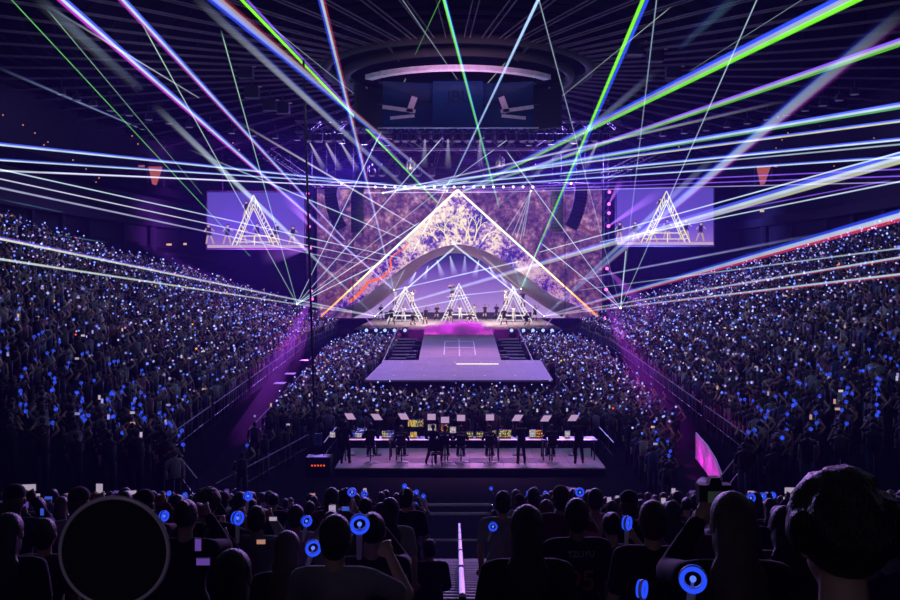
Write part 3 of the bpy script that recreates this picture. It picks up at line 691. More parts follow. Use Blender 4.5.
def hand(W, d, side, curl=.5):
    """palm, four unequal bent fingers and a thumb from the side of the palm"""
    W, d = Vector(W), Vector(d).normalized()
    up = Vector((0, 1, 0)) if abs(d.y) < .8 else Vector((0, 0, 1)); s = d.cross(up).normalized()*side; n = s.cross(d).normalized()*side
    caps, ells = [], [(W+d*.05, (.036, .036, .036)), (W+d*.075, (.034, .034, .034))]
    for i, l in enumerate((.062, .07, .066, .05)):
        k = W+d*.085+s*(.03-.02*i); m = k+d*l*.5*(1-curl*.3)+n*l*.5*curl; e = m+d*l*.45*(1-curl)+n*l*.45*min(1, curl*1.2)
        caps += [(k, .0105, m, .0095), (m, .0095, e, .008)]
    th = W+d*.03+s*.034; m = th+d*.03+s*.022; caps += [(th, .013, m, .011), (m, .011, m+d*.024+n*.012, .009)]
    return caps, ells
def build_person(name, lh, rh, lf=(-.1, 0), rf=(.1, 0), pz=.93, lean=0.0, sleeves='short', legs='long', turn=0, curl=.7, foot_z=.05, knee=(0, 1, 0)):
    pel = Vector((0, 0, pz)); chest = pel+Vector((0, math.sin(lean)*.36, math.cos(lean)*.36)); nk = chest+Vector((0, math.sin(lean)*.14, math.cos(lean)*.16)); hd = nk+Vector((0, .02+math.sin(lean)*.05, .155))
    caps = [(pel, .125, chest, .135), (nk-Vector((0, 0, .06)), .058, nk+Vector((0, .01, .09)), .05)]
    ells = [(pel, (.165, .115, .12)), (chest, (.165, .115, .16)), (hd+Vector((0, 0, .02)), (.077, .097, .105)), (hd+Vector((0, .035, -.045)), (.058, .058, .07)),
            (hd+Vector((0, .1, -.01)), (.014, .02, .022)), (hd+Vector((0, .088, -.06)), (.024, .012, .010)), (hd+Vector((-.08, -.005, -.005)), (.014, .022, .034)), (hd+Vector((.08, -.005, -.005)), (.014, .022, .034)),
            (hd+Vector((0, .082, .03)), (.055, .018, .012))]
    top = [(chest+Vector((-.15, 0, .09)), .085, chest+Vector((.15, 0, .09)), .085), (pel+Vector((0, 0, .05)), .145, chest, .155)]
    tope = [(chest, (.188, .132, .17)), (pel+Vector((0, 0, .07)), (.182, .132, .14))]
    low = []; lowe = [(pel, (.182, .13, .125))]; shoes = {-1: [], 1: []}
    hands = {}
    for side, H in ((-1, lh), (1, rh)):
        S = chest+Vector((side*.185, 0, .10)); E, Wd = ik(S, Vector(H), .28, .25, (side*.6, -.6, -.8))
        caps += [(S, .052, E, .041), (E, .041, Wd, .029)]
        c, e = hand(Wd, Wd-E, side, curl); caps += c; ells += e; hands[side] = Wd+(Wd-E).normalized()*.085
        if sleeves != 'none':
            end = E if sleeves == 'short' else Wd
            top += [(S, .068, S.lerp(E, .7) if sleeves == 'short' else E, .06)]
            if sleeves == 'long': top += [(E, .058, Wd, .042)]
    for side, Fp in ((-1, lf), (1, rf)):
        Hp = pel+Vector((side*.09, 0, -.02)); A = Vector((Fp[0], Fp[1], foot_z+.04)); K, A = ik(Hp, A, .43, .43, knee)
        caps += [(Hp, .085, K, .056), (K, .056, A, .038)]; shoes[side] += [(A+Vector((0, -.04, -.03)), .045, A+Vector((side*.02, .15, -.045)), .038), (A, .05, A-Vector((0, 0, .04)), .05)]
        caps += [(A, .036, A+Vector((0, .1, -.03)), .03)]
        if legs == 'long': low += [(Hp, .1, K, .072), (K, .072, A+Vector((0, 0, .04)), .058)]
        elif legs == 'boots': low += [(Hp, .1, Hp.lerp(K, .35), .095)]; shoes[side] += [(K.lerp(A, .25), .062, A, .05)]
        else: low += [(Hp, .1, Hp.lerp(K, .5), .09)]
    M = {'body': blob(name+'_body', caps, ells, .0105, .22), 'top': blob(name+'_top', top, tope, .02, .4), 'trousers': blob(name+'_trousers', low, lowe, .02, .4), 'shoe_a': blob(name+'_shoe_a', shoes[-1], [], .016, .5), 'shoe_b': blob(name+'_shoe_b', shoes[1], [], .016, .5)}
    M['hair_short'] = blob(name+'_hs', [], [(hd+Vector((0, -.018, .035)), (.088, .103, .105)), (hd+Vector((0, -.035, -.02)), (.08, .08, .09))], .014, .5)
    M['hair_long'] = blob(name+'_hl', [(hd+Vector((0, -.06, -.02)), .085, nk+Vector((0, -.1, -.14)), .085)], [(hd+Vector((0, -.016, .035)), (.092, .106, .107)), (hd+Vector((0, -.03, -.06)), (.088, .085, .12)), (nk+Vector((-.05, -.08, -.08)), (.075, .05, .15)), (nk+Vector((.05, -.085, -.10)), (.075, .05, .15))], .016, .5)
    M['hair_bun'] = blob(name+'_hb', [], [(hd+Vector((0, -.018, .035)), (.087, .102, .103)), (hd+Vector((0, -.09, .10)), (.05, .05, .05))], .014, .5)
    cb = [(hd+Vector((0, -.02, .04)), (.10, .115, .11))]
    for i in range(110):
        u, v = random.uniform(0, 2*PI), random.uniform(-.35, 1); rr = math.sqrt(1-v*v)
        if rr*math.sin(u) > .55 and v < .5: continue
        cb.append((hd+Vector((rr*math.cos(u)*.105, -.02+rr*math.sin(u)*.115, .04+v*.115)), (.02, .02, .02)))
    M['hair_curly'] = blob(name+'_hc', [], cb, .012, .6)
    cap_ = [(hd+Vector((0, -.01, .06)), (.09, .107, .085))]; M['cap'] = blob(name+'_cap', [(hd+Vector((-.03, .1, .05)), .012, hd+Vector((-.03, .17, .04)), .01), (hd+Vector((.03, .1, .05)), .012, hd+Vector((.03, .17, .04)), .01), (hd+Vector((0, .1, .05)), .012, hd+Vector((0, .18, .04)), .01)], cap_, .012, .5)
    M['eye'] = MB().ball(hd+Vector((-.032, .086, .01)), .011, 1).mesh(name+'_eye'); M['eye2'] = MB().ball(hd+Vector((.032, .086, .01)), .011, 1).mesh(name+'_eye2')
    M['height'] = hd.z+.145; M['lh'] = hands[-1]; M['rh'] = hands[1]
    for k_, mt in (('body', SKIN), ('top', CLOTH), ('trousers', CLOTH), ('shoe_a', CLOTH), ('shoe_b', CLOTH), ('hair_short', HAIR), ('hair_long', HAIR), ('hair_bun', HAIR), ('hair_curly', HAIR), ('cap', CLOTH), ('eye', BLACK), ('eye2', BLACK)): M[k_].materials.append(mt)
    return M
SKINS = [(.50, .30, .22), (.42, .25, .18), (.30, .17, .11), (.18, .10, .07), (.55, .36, .27)]
HAIRS = [(.012, .010, .010), (.02, .014, .012), (.05, .028, .018), (.10, .06, .035), (.03, .02, .02)]
TOPS = {'black': (.012, .012, .014), 'dark grey': (.05, .05, .055), 'navy': (.015, .02, .06), 'white': (.62, .62, .64), 'pale grey': (.32, .32, .34), 'pink': (.5, .2, .3), 'maroon': (.12, .02, .03), 'blue': (.06, .10, .30), 'olive': (.08, .09, .05), 'lavender': (.35, .27, .5)}
TOPN = ['black']*6+['dark grey']*4+['navy']*2+['white']*2+['pale grey', 'pink', 'maroon', 'blue', 'olive', 'lavender']
def place(M, loc, rz, sc, top, hair, label, group=None, hairc=None, skin=None, low=(.02, .02, .03), shoe=(.02, .02, .02), eyes=False):
    o = bpy.data.objects.new('person', M['body']); col.objects.link(o); o.location = loc; o.rotation_euler = (0, 0, rz); o.scale = (sc,)*3
    o.color = (*(skin or random.choice(SKINS)), 1)
    for part, me, c in (('hair' if hair != 'cap' else 'hat', M[hair], hairc or random.choice(HAIRS)), ('top', M['top'], top), ('trousers', M['trousers'], low), ('shoe', M['shoe_a'], shoe), ('shoe', M['shoe_b'], shoe)):
        ch = bpy.data.objects.new(part, me); col.objects.link(ch); ch.parent = o; ch.color = (*c, 1)
    if hair == 'cap':
        ch = bpy.data.objects.new('hair', M['hair_short']); col.objects.link(ch); ch.parent = o; ch.color = (*random.choice(HAIRS), 1); ch.scale = (.97, .97, .97); ch.location = (0, 0, .03)
    if eyes:
        for me in ('eye', 'eye2'): ch = bpy.data.objects.new('eye', M[me]); col.objects.link(ch); ch.parent = o
    return tag(o, label, 'person', group)
def world_pt(o, v): return Matrix.LocRotScale(o.location, o.rotation_euler, o.scale) @ Vector(v)

SP = {'stand': build_person('watcher', (-.25, .08, .80), (.25, .08, .80), sleeves='short', curl=.35),
      'stick': build_person('waver', (-.24, .1, .82), (.27, .30, 1.42), sleeves='short', curl=1.0),
      'high': build_person('reacher', (-.22, .15, 1.0), (.28, .12, 1.86), sleeves='long', curl=1.0),
      'phone': build_person('filmer', (-.07, .34, 1.52), (.07, .34, 1.52), sleeves='long', curl=.9),
      'rest': build_person('rester', (-.14, .30, .56), (.14, .30, .56), lf=(-.12, .38), rf=(.12, .38), pz=.50, sleeves='long', curl=.6, lean=.2),
      'sit': build_person('sitter', (-.16, .32, .52), (.28, .12, 1.28), lf=(-.12, .38), rf=(.12, .38), pz=.50, sleeves='long', curl=.9)}

# ---- light sticks and phones
BLUE = glow('light_ring_blue', (.018, .07, 1.0, 1), 1.1); BLUE2 = glow('light_core_blue', (.10, .20, 1.0, 1), 1.2)
st = MB().bar((0, 0, -.19), (0, 0, -.045), .014, .018, 10)
st0 = st.obj('light_stick', WHITEP)
MB().torus((0, -.016, 0), .043, .0085, 'Y', 24, 8).obj('ring', BLUE, st0, True); MB().torus((0, .016, 0), .043, .0085, 'Y', 24, 8).obj('ring', BLUE, st0, True)
MB().ball((0, 0, 0), .013, 2).obj('core', BLUE2, st0, True)
b = MB(); b.torus((0, 0, 0), .043, .012, 'Y', 24, 6); b.bar((0, 0, -.045), (0, 0, -.012), .006); b.obj('rim', WHITEP, st0, True)
n_sticks = 0
def stick(loc, label, rot=(0, 0, 0), sc=1.0, group=None):
    global n_sticks
    o = st0 if n_sticks == 0 else copy_tree(st0); n_sticks += 1
    o.location = loc; o.rotation_euler = rot; o.scale = (sc,)*3
    return tag(o, label, 'light stick', group or 'blue ring light sticks in the crowd')
PHONES = [glow('phone_screen_white', srgb(225, 205, 235), .5), glow('phone_screen_blue', srgb(70, 110, 255), .5), glow('phone_screen_warm', srgb(240, 170, 140), .5), glow('phone_screen_violet', srgb(120, 80, 190), .55)]
n_ph = 0
def phone(loc, label, land=True, mat=0, rz=0, sc=1.0):
    global n_ph; n_ph += 1
    o = empty('phone', loc, rz); w, h = ((.15, .075) if land else (.075, .15))
    MB().box((0, .006, 0), (w*sc, .009, h*sc)).obj('case', BLACK, o); MB().box((0, .0005, 0), (w*.92*sc, .002, h*.9*sc)).obj('screen', PHONES[mat], o)
    return tag(o, label, 'phone', 'lit phones in the crowd')

# ---- the near spectators, one by one: px of head, py of its top, distance, pose, hair, top colour, label
near = [
 (845, 478, 2.25, 'stand', 'hair_curly', 'black', 'person with a huge curly dark head, closest on the right of the picture', {}),
 (733, 490, 3.3, 'phone', 'hair_long', 'black', 'long-haired person in black holding a camera up in both hands, beside the curly head', {}),
 (653, 499, 5.4, 'stand', 'hair_short', 'black', 'broad short-haired person in black in front of the raised camera', {}),
 (612, 511, 7.0, 'stick', 'hair_bun', 'dark grey', 'person with hair bun, left of the broad short-haired person, blue ring at ear', {}),
 (577, 497, 6.3, 'stand', 'hair_short', 'black', 'person in a dark jersey with name and number on the back', {}),
 (527, 504, 4.5, 'stand', 'hair_long', 'black', 'long-haired person in black standing right beside the aisle rail, nearest there', {}),
 (503, 490, 9.5, 'stick', 'hair_short', 'pale grey', 'person in pale grey shirt beside the aisle right side holding a ring light', {}),
 (335, 513, 4.5, 'stick', 'hair_short', 'pale grey', 'person in grey tee with purple-lit shoulders left of the aisle', {}),
 (372, 511, 5.6, 'phone', 'hair_bun', 'dark grey', 'person with both arms up between the grey tee and the aisle', {}),
 (406, 487, 11.2, 'stand', 'hair_short', 'black', 'tall person in black standing at the left edge of the aisle', {}),
 (390, 497, 8.7, 'stand', 'hair_long', 'pale grey', 'long-haired person in pale grey jacket behind the tall one at the aisle', {}),
 (256, 505, 8.0, 'phone', 'hair_short', 'pale grey', 'person in pale hooded top filming with a phone, left foreground', {}),
 (287, 530, 5.5, 'stand', 'hair_long', 'black', 'long-haired person in black, left of the grey tee', {}),
 (232, 548, 3.3, 'stand', 'hair_long', 'black', 'low dark long-haired head at the bottom edge between the round fan and the grey tee', {}),
 (213, 525, 7.2, 'phone', 'hair_short', 'dark grey', 'dark person filming, right of the round fan', {}),
 (185, 498, 5.9, 'phone', 'hair_bun', 'black', 'person with hair bun holding a phone, just right of the round fan', {}),
 (44, 517, 6.3, 'stand', 'hair_short', 'olive', 'person in olive top left of the round fan', {}),
 (8, 512, 5.2, 'stand', 'hair_long', 'black', 'long-haired dark person cut by the left picture edge', {}),
 (700, 508, 8.4, 'stick', 'hair_bun', 'maroon', 'person in maroon top between the broad person and the raised camera', {}),
 (785, 505, 5.6, 'stand', 'hair_long', 'dark grey', 'long-haired person in grey partly hidden left of the curly head', {}),
 (460-30, 541, 10.5, 'rest', 'hair_short', 'black', 'person sitting on the aisle steps left of the handrail', {}),
]
occupied = []
holders = []
for px, py, D, pose, hair, tc_, lab, kw in near:
    k = round((E0-D)/ED); Dr = E0-k*ED; M = SP[pose]; X = (px-458)*Dr/900; zf = Ez(k)
    ztop = HC-(py-276)*Dr/900; sc = max(.80, min(1.12, (ztop-zf)/M['height']))
    o = place(M, (X, Dr, zf), -math.atan2(X, 95-Dr)+random.uniform(-.08, .08), sc, TOPS[tc_], hair, lab)
    occupied.append((X, Dr)); holders.append((o, M, pose, px, Dr, lab))
H_ = {round(h[3]): h for h in holders}
# jersey lettering
o = H_[577][0]; sc = o.scale[0]
for body, size, z, nm in (('TZUYU', .058, 1.37, 'name_lettering'), ('95', .20, 1.14, 'number_lettering')):
    fc = bpy.data.curves.new(nm, 'FONT'); fc.body = body; fc.size = size; fc.align_x = 'CENTER'; fc.extrude = .006
    fo = link(nm, fc, o, surf(nm+'_print', (.22, .30, .34, 1) if body == 'TZUYU' else (.35, .05, .06, 1), .5)); fo.location = (0, -.158, z); fo.rotation_euler = (PI/2, 0, 0)
# the raised camera
o, M = H_[733][0], H_[733][1]
c = (world_pt(o, M['lh'])+world_pt(o, M['rh']))/2
t = empty('photo_camera', c+Vector((.02, .03, .05)))
MB().box((0, 0, 0), (.145, .06, .095)).obj('body', BLACK, t); MB().bar((0, .03, 0), (0, .15, 0), .04, .045, 20).obj('lens', DARK, t); MB().prism([Vector((-.03, -.03, .047)), Vector((.03, -.03, .047)), Vector((.02, -.03, .08)), Vector((-.02, -.03, .08))], (0, .05, 0)).obj('viewfinder', BLACK, t)
MB().box((0, -.031, -.005), (.07, .003, .05)).obj('display', glow('camera_display', srgb(40, 50, 46), .6), t)
b = MB(); b.torus((-.11, -.01, -.10), .05, .006, 'Y', 18, 6); b.obj('strap', RUBBER, t)
tag(t, 'black camera held up in front of the long-haired person beside the curly head', 'camera')
# round fan
t = empty('hand_fan', P(114, 552, 2.45)); Rf = 54*2.45/900
MB().bar((0, 0, 0), (0, .006, 0), Rf*.985, seg=64).obj('disc', surf('fan_print', (.02, .015, .022, 1), .8, scale=14), t)
MB().torus((0, .003, 0), Rf, .0065, 'Y', 72, 6).obj('rim', surf('fan_rim', (.8, .72, .9, 1), .22, spec=1.0), t, True)
b = MB(); b.box((0, .003, -Rf-.05), (.02, .01, .12)); b.obj('handle', WHITEP, t)
tag(t, 'large round dark hand fan with a thin violet rim held up at lower left', 'fan')
D = E0-22*ED; o = place(SP['sit'], ((114-458)*2.45/900-.27, 2.32, Ez(22)), 0, 1.0, TOPS['black'], 'hair_short', 'seated person below the picture edge holding up the round fan')
# light sticks of the near people (where the photo shows them)
for px, py, D, s_, lab, rot in ((359.5, 524, 4.95, 1.75, 'big blue double-ring light stick held up right of the grey tee, left of the aisle', (.1, 0, .2)),
                           (693, 579, 3.2, 1.55, 'large blue ring light stick with bright core at the bottom, left of the raised camera', (0, .1, -.25)),
                           (237.5, 518, 6.2, 1.5, 'blue double-ring light stick turned sideways beside the pale hooded person', (0, 0, 1.0)),
                           (313, 548, 5.2, 1.5, 'blue ring light stick half hidden behind the grey tee person\'s head', (0, .3, .3)),
                           (306.5, 521, 6.6, 1.3, 'blue crescent-looking ring light stick above the long-haired person left of the grey tee', (0, .2, .6)),
                           (627, 523, 6.0, 1.5, 'blue ring light stick seen edge-on at the bun-haired person\'s ear', (0, .1, 1.0)),
                           (493, 526.5, 9.0, 1.45, 'blue ring light stick beside the pale grey shirt at the right of the aisle', (.1, .3, 0)),
                           (751, 498, 9.0, 1.4, 'blue ring light stick glowing just above the raised camera', (0, .3, 0)),
                           (683, 543.5, 6.5, 1.0, 'small tilted blue light stick over the broad person\'s right shoulder', (0, .9, .5)),
                           (642, 589, 3.4, 1.1, 'blue light stick edge-on at the bottom, below the broad short-haired person', (0, -.3, 1.1)),
                           (404.5, 486, 10.2, .9, 'small blue light stick above the tall person\'s head at the aisle', (0, .3, .7)),
                           (491, 488.5, 13, .9, 'small tilted blue light stick right of the aisle rail end', (0, -.5, .6)),
                           (164, 516, 6.4, 1.2, 'blue light stick seen edge-on right of the round fan', (0, .2, 1.1)),
                           (248, 496, 8.5, 1.4, 'blue ring light stick just over the pale hooded person\'s head', (0, .1, .9))):
    stick(P(px, py, D), lab, rot, s_*.60, 'near blue ring light sticks')
for px, py, D, land, mt, lab in ((345.5, 509, 7.5, True, 1, 'phone with blue lit screen above the grey tee person'), (198, 545, 4.6, False, 3, 'tall phone screen with violet picture right of the round fan, upper of two'),
                                 (203, 562, 4.2, True, 3, 'phone with violet picture right of the round fan, lower of two'), (261, 542, 6.5, True, 2, 'phone with small orange light in front of the pale hooded person'),
                                 (42, 512, 8.0, False, 1, 'blue lit phone above the olive top person'), (273, 519, 7.5, True, 0, 'small white phone screen right of the pale hooded person'), (5, 518, 6.5, False, 2, 'warm phone screen at the left picture edge')):
    phone(P(px, py, D), lab, land, mt, 0, .45)

# ---- rows of the end stand
seats = []
for k in range(0, 17):
    D = E0-k*ED; half = (458+25)/900*D
    for sg, side in ((-1, 'left'), (1, 'right')):
        n = 0; x = 1.02+random.uniform(0, .1)
        while x < min(half, 12.4):
            n += 1; X = sg*x
            px = 458+900*X/D
            if px < 915 and random.random() < (.78 if k < 4 else .60) and all((X-a)**2+(D-d)**2 > .38**2 for a, d in occupied):
                seats.append((X, D+random.uniform(-.05, .05), Ez(k), k, n, side, px))
            x += .56+random.uniform(-.02, .05)
seats.sort(key=lambda s: s[1])
while len(seats) > 238: seats.pop(random.randrange(len(seats)))
def rowname(k): return ordn(k+1)+' row up'
poses = ['stand']*7+['stick']*3+['phone']*3
for X, D, z, k, n, side, px in seats:
    pose = random.choice(poses)
    M = SP[pose]; tn = random.choice(TOPN); hair = random.choice(['hair_short', 'hair_short', 'hair_long', 'hair_long', 'hair_bun', 'cap', 'hair_curly'])
    if hair == 'hair_curly' and random.random() < .6: hair = 'hair_long'
    where = f'{ordn(n)} {side} of the handrail, {rowname(k)}'
    o = place(M, (X, D, z), -math.atan2(X, 95-D)+random.uniform(-.12, .12), random.uniform(.9, 1.03), TOPS[tn], hair, f'person in {tn} top, {where}', 'spectators of the near end stand')
    if pose in ('stick', 'high') and random.random() < .55:
        stick(world_pt(o, M['rh']+Vector((0, 0, .12))), f'blue ring light stick held up at {where}', (random.uniform(-.4, .4), random.uniform(-.5, .5), random.uniform(-.9, .9)), random.uniform(.9, 1.15))
    if pose == 'phone' and random.random() < .8:
        phone(world_pt(o, (M['lh']+M['rh'])/2+Vector((0, .03, .04))), f'lit phone held up at {where}', random.random() < .6, random.choice([0, 0, 0, 2, 1, 3]), o.rotation_euler.z, .9)

# ---- the other thousands: side stands and floor, one mass
def low_person(pose):
    m = MB(); ids = []; nv = [0]
    def mark(i):
        n = len(m.b.verts); ids.extend([i]*(n-nv[0])); nv[0] = n
    m.ball((0, .02, 1.56), (.08, .1, .115), 1); mark(0)
    m.ball((0, -.015, 1.59), (.09, .105, .105), 1); mark(1)
    m.bar((0, 0, .92), (0, 0, 1.42), .15, .17, 7); m.ball((0, 0, 1.38), (.2, .12, .1), 1); mark(2)
    for sg in (-1, 1):
        S = Vector((sg*.2, 0, 1.38)); up = pose == 2 or (pose == 1 and sg > 0)
        H = Vector((sg*.27, .2, 1.75)) if up else (Vector((sg*.08, .33, 1.5)) if pose == 3 else Vector((sg*.24, .08, .85)))
        E, H = ik(S, H, .28, .25, (sg*.6, -.6, -.8))
        m.bar(S, E, .055, .045, 5); mark(2); m.bar(E, H, .04, .03, 5); m.ball(H, .045, 1); mark(0)
    for sg in (-1, 1): m.bar((sg*.09, 0, .93), (sg*.1, 0, .02), .1, .06, 5); mark(3)
    bmesh.ops.triangulate(m.b, faces=m.b.faces[:]); m.b.verts.index_update()
    V = np.array([v.co[:] for v in m.b.verts]); Fc = np.array([[v.index for v in f.verts] for f in m.b.faces]); m.b.free()
    return V, Fc, np.array(ids)
LOW = [low_person(i) for i in range(4)]
stuff_people = []           # x, y, z, yaw
far_sticks = []             # (pos, depth, where)
lim = [(30, 50), (29, 54), (27, 57.4), (23.8, 73.7), (17.1, 88), (13, 93)]
def xlim(D):
    if D <= 50: return 31
    for (xa, da), (xb, db) in zip(lim, lim[1:]):
        if da <= D <= db: return xa+(xb-xa)*(D-da)/(db-da)
    return 0
def seen(X, D, z): 
    px, py = 458+900*X/D, 276-900*(z+1.6-HC)/D
    return -95 < px < 995 and py < 640
for sg, side in ((-1, 'left'), (1, 'right')):
    for k in range(NROW):
        D = 22.0; n = 0
        while D < 92:
            D += .58+random.uniform(-.05, .05); n += 1
            X = Xf(D)+k*SR-.05; z = S0+k*SR*RKf(D)
            if X > xlim(D)+random.uniform(-.8, .5) or random.random() < .10: continue
            if (n % 26) < 2 or not seen(sg*X, D, z): continue
            stuff_people.append((sg*X, D, z, -math.atan2(sg*X, 100-D)))
            if random.random() < .95: far_sticks.append((sg*X, D, z, f'{side} stand, {ordn(k+1)} row, {ordn(n)} from near end'))
# floor
D = 24.0; r = 0
while D < 88:
    r += 1; W = Xf(D)-1.7; x = -W; n = 0
    while x < W:
        x += .60+random.uniform(-.08, .12); n += 1
        ax = abs(x-.1)
        if D < 36.6 and ax < 6.2: continue
        if D < 36 and x < 0 and random.random() < .8: continue
        if D < 29.5 and ax > 8.5: continue
        if 36 < D < 37.2 : continue
        if 46.6 < D < 60.2 and ax < 6.0: continue
        if 46.6 < D < 49 and ax < 7: continue
        if 60 <= D and ax < 5.7: continue
        if D < 37 and x/D > .238: continue
        if random.random() < .08: continue
        y = D+random.uniform(-.2, .2)
        if not seen(x, y, 0): continue
        stuff_people.append((x, y, 0, -math.atan2(x, 100-y)))
        if random.random() < .75: far_sticks.append((x, y, 0, f'floor crowd, {ordn(r)} row from near, {ordn(n)} from left'))
    D += .82
PT = {0: np.array(SKINS)*1.25, 1: np.array(HAIRS), 2: np.array([TOPS[t] for t in TOPN])*.5, 3: np.array([(.02, .02, .03), (.04, .05, .09), (.01, .01, .01)])}
Vs, Fs, Cs, base = [], [], [], 0
for i, (x, y, z, a) in enumerate(stuff_people):
    V, Fc, ids = LOW[random.choices((0, 1, 2, 3), (25, 42, 18, 15))[0]]
    s_ = random.uniform(.9, 1.06); c_, n_ = math.cos(a+random.uniform(-.3, .3)), math.sin(a)
    Q = np.empty_like(V); Q[:, 0] = x+s_*(V[:, 0]*c_-V[:, 1]*n_); Q[:, 1] = y+s_*(V[:, 0]*n_+V[:, 1]*c_); Q[:, 2] = z+s_*V[:, 2]
    C4 = np.ones((len(V), 4))
    for j in range(4): C4[ids == j, :3] = PT[j][RNG.integers(len(PT[j]))]
    Vs.append(Q); Fs.append(Fc+base); Cs.append(C4); base += len(V)
def np_mesh(name, V, Fc, C4, mat):
    me = bpy.data.meshes.new(name); nF = len(Fc)
    me.vertices.add(len(V)); me.vertices.foreach_set('co', V.astype(np.float32).ravel())
    me.loops.add(nF*3); me.loops.foreach_set('vertex_index', Fc.astype(np.int32).ravel())
    me.polygons.add(nF); me.polygons.foreach_set('loop_start', np.arange(0, nF*3, 3, dtype=np.int32)); me.polygons.foreach_set('loop_total', np.full(nF, 3, dtype=np.int32))
    at = me.attributes.new('tint', 'FLOAT_COLOR', 'POINT'); at.data.foreach_set('color', C4.astype(np.float32).ravel())
    me.update(calc_edges=True); me.validate(); me.materials.append(mat)
    o = bpy.data.objects.new(name, me); col.objects.link(o); return o
o = np_mesh('crowd', np.vstack(Vs), np.vstack(Fs), np.vstack(Cs), PEOPLE)
tag(o, 'thousands of standing spectators filling the side stands and the arena floor', 'crowd', kind='stuff')
# light sticks: the nearest as things, the rest as one mass
far_sticks.sort(key=lambda s: s[1])
take = max(0, 298-n_sticks)
for x, y, z, w in far_sticks[:take]:
    stick((x+random.uniform(.1, .3), y+.25, z+random.uniform(1.55, 1.95)), f'blue ring light stick in the {w}', (random.uniform(-.4, .4), random.uniform(-.4, .4), random.uniform(-1, 1)), 1.0)
ico = MB().ball((0, 0, 0), 1, 1); bmesh.ops.triangulate(ico.b, faces=ico.b.faces[:]); ico.b.verts.index_update()
IV = np.array([v.co[:] for v in ico.b.verts]); IF = np.array([[v.index for v in f.verts] for f in ico.b.faces]); ico.b.free()
Vs, Fs, Cs, base = [], [], [], 0
for x, y, z, w in far_sticks[take:]:
    r_ = random.uniform(.030, .062)*(1.0 if y < 50 else 1.2); p = np.array([x+random.uniform(-.3, .3), y+.2, z+random.uniform(1.5, 2.0)])
    q = random.random()
    c = (.12, .20, 1.0) if q < .45 else (.34, .40, 1.0) if q < .72 else (.34, .24, .62)
    if random.random() < .012: c = random.choice([(1, .1, .02), (1, .35, .02), (.9, .9, .05), (1, .1, .35)])
    c = np.array(c)*random.uniform(.4, 1.6)*(1.0 if y < 42 else 1.5)
    Vs.append(IV*np.array([r_, r_*.6, r_])+p); Fs.append(IF+base); Cs.append(np.hstack([np.tile(c, (len(IV), 1)), np.ones((len(IV), 1))])); base += len(IV)
o = np_mesh('light_stick_mass', np.vstack(Vs), np.vstack(Fs), np.vstack(Cs), STICKM); tag(o, 'hundreds of small blue light sticks glowing across the far crowd', 'light sticks', kind='stuff')
Vs, Fs, Cs, base = [], [], [], 0
BXV = np.array([(x, y, z) for x in (-1, 1) for y in (-1, 1) for z in (-1, 1)], float); BXF = np.array([(0, 1, 3), (0, 3, 2), (4, 6, 7), (4, 7, 5), (0, 4, 5), (0, 5, 1), (2, 3, 7), (2, 7, 6), (0, 2, 6), (0, 6, 4), (1, 5, 7), (1, 7, 3)])
for x, y, z, a in stuff_people:
    if random.random() < .13:
        w, h = ((.07, .036) if random.random() < .5 else (.036, .07)); c = np.array(random.choice([(.6, .5, .7), (.55, .45, .6), (.7, .42, .35), (.35, .3, .75)]))*random.uniform(.5, 1.0)
        Vs.append(BXV*np.array([w, .005, h])+np.array([x+random.uniform(-.15, .15), y+.34, z+random.uniform(1.5, 1.8)])); Fs.append(BXF+base); Cs.append(np.hstack([np.tile(c, (8, 1)), np.ones((8, 1))])); base += 8
o = np_mesh('phone_mass', np.vstack(Vs), np.vstack(Fs), np.vstack(Cs), STICKM); tag(o, 'many tiny lit phone screens held up in the far crowd', 'phones', kind='stuff')
print('PEOPLE', len(seats), len(stuff_people), 'sticks', n_sticks, len(far_sticks)-take, 'phones', n_ph)

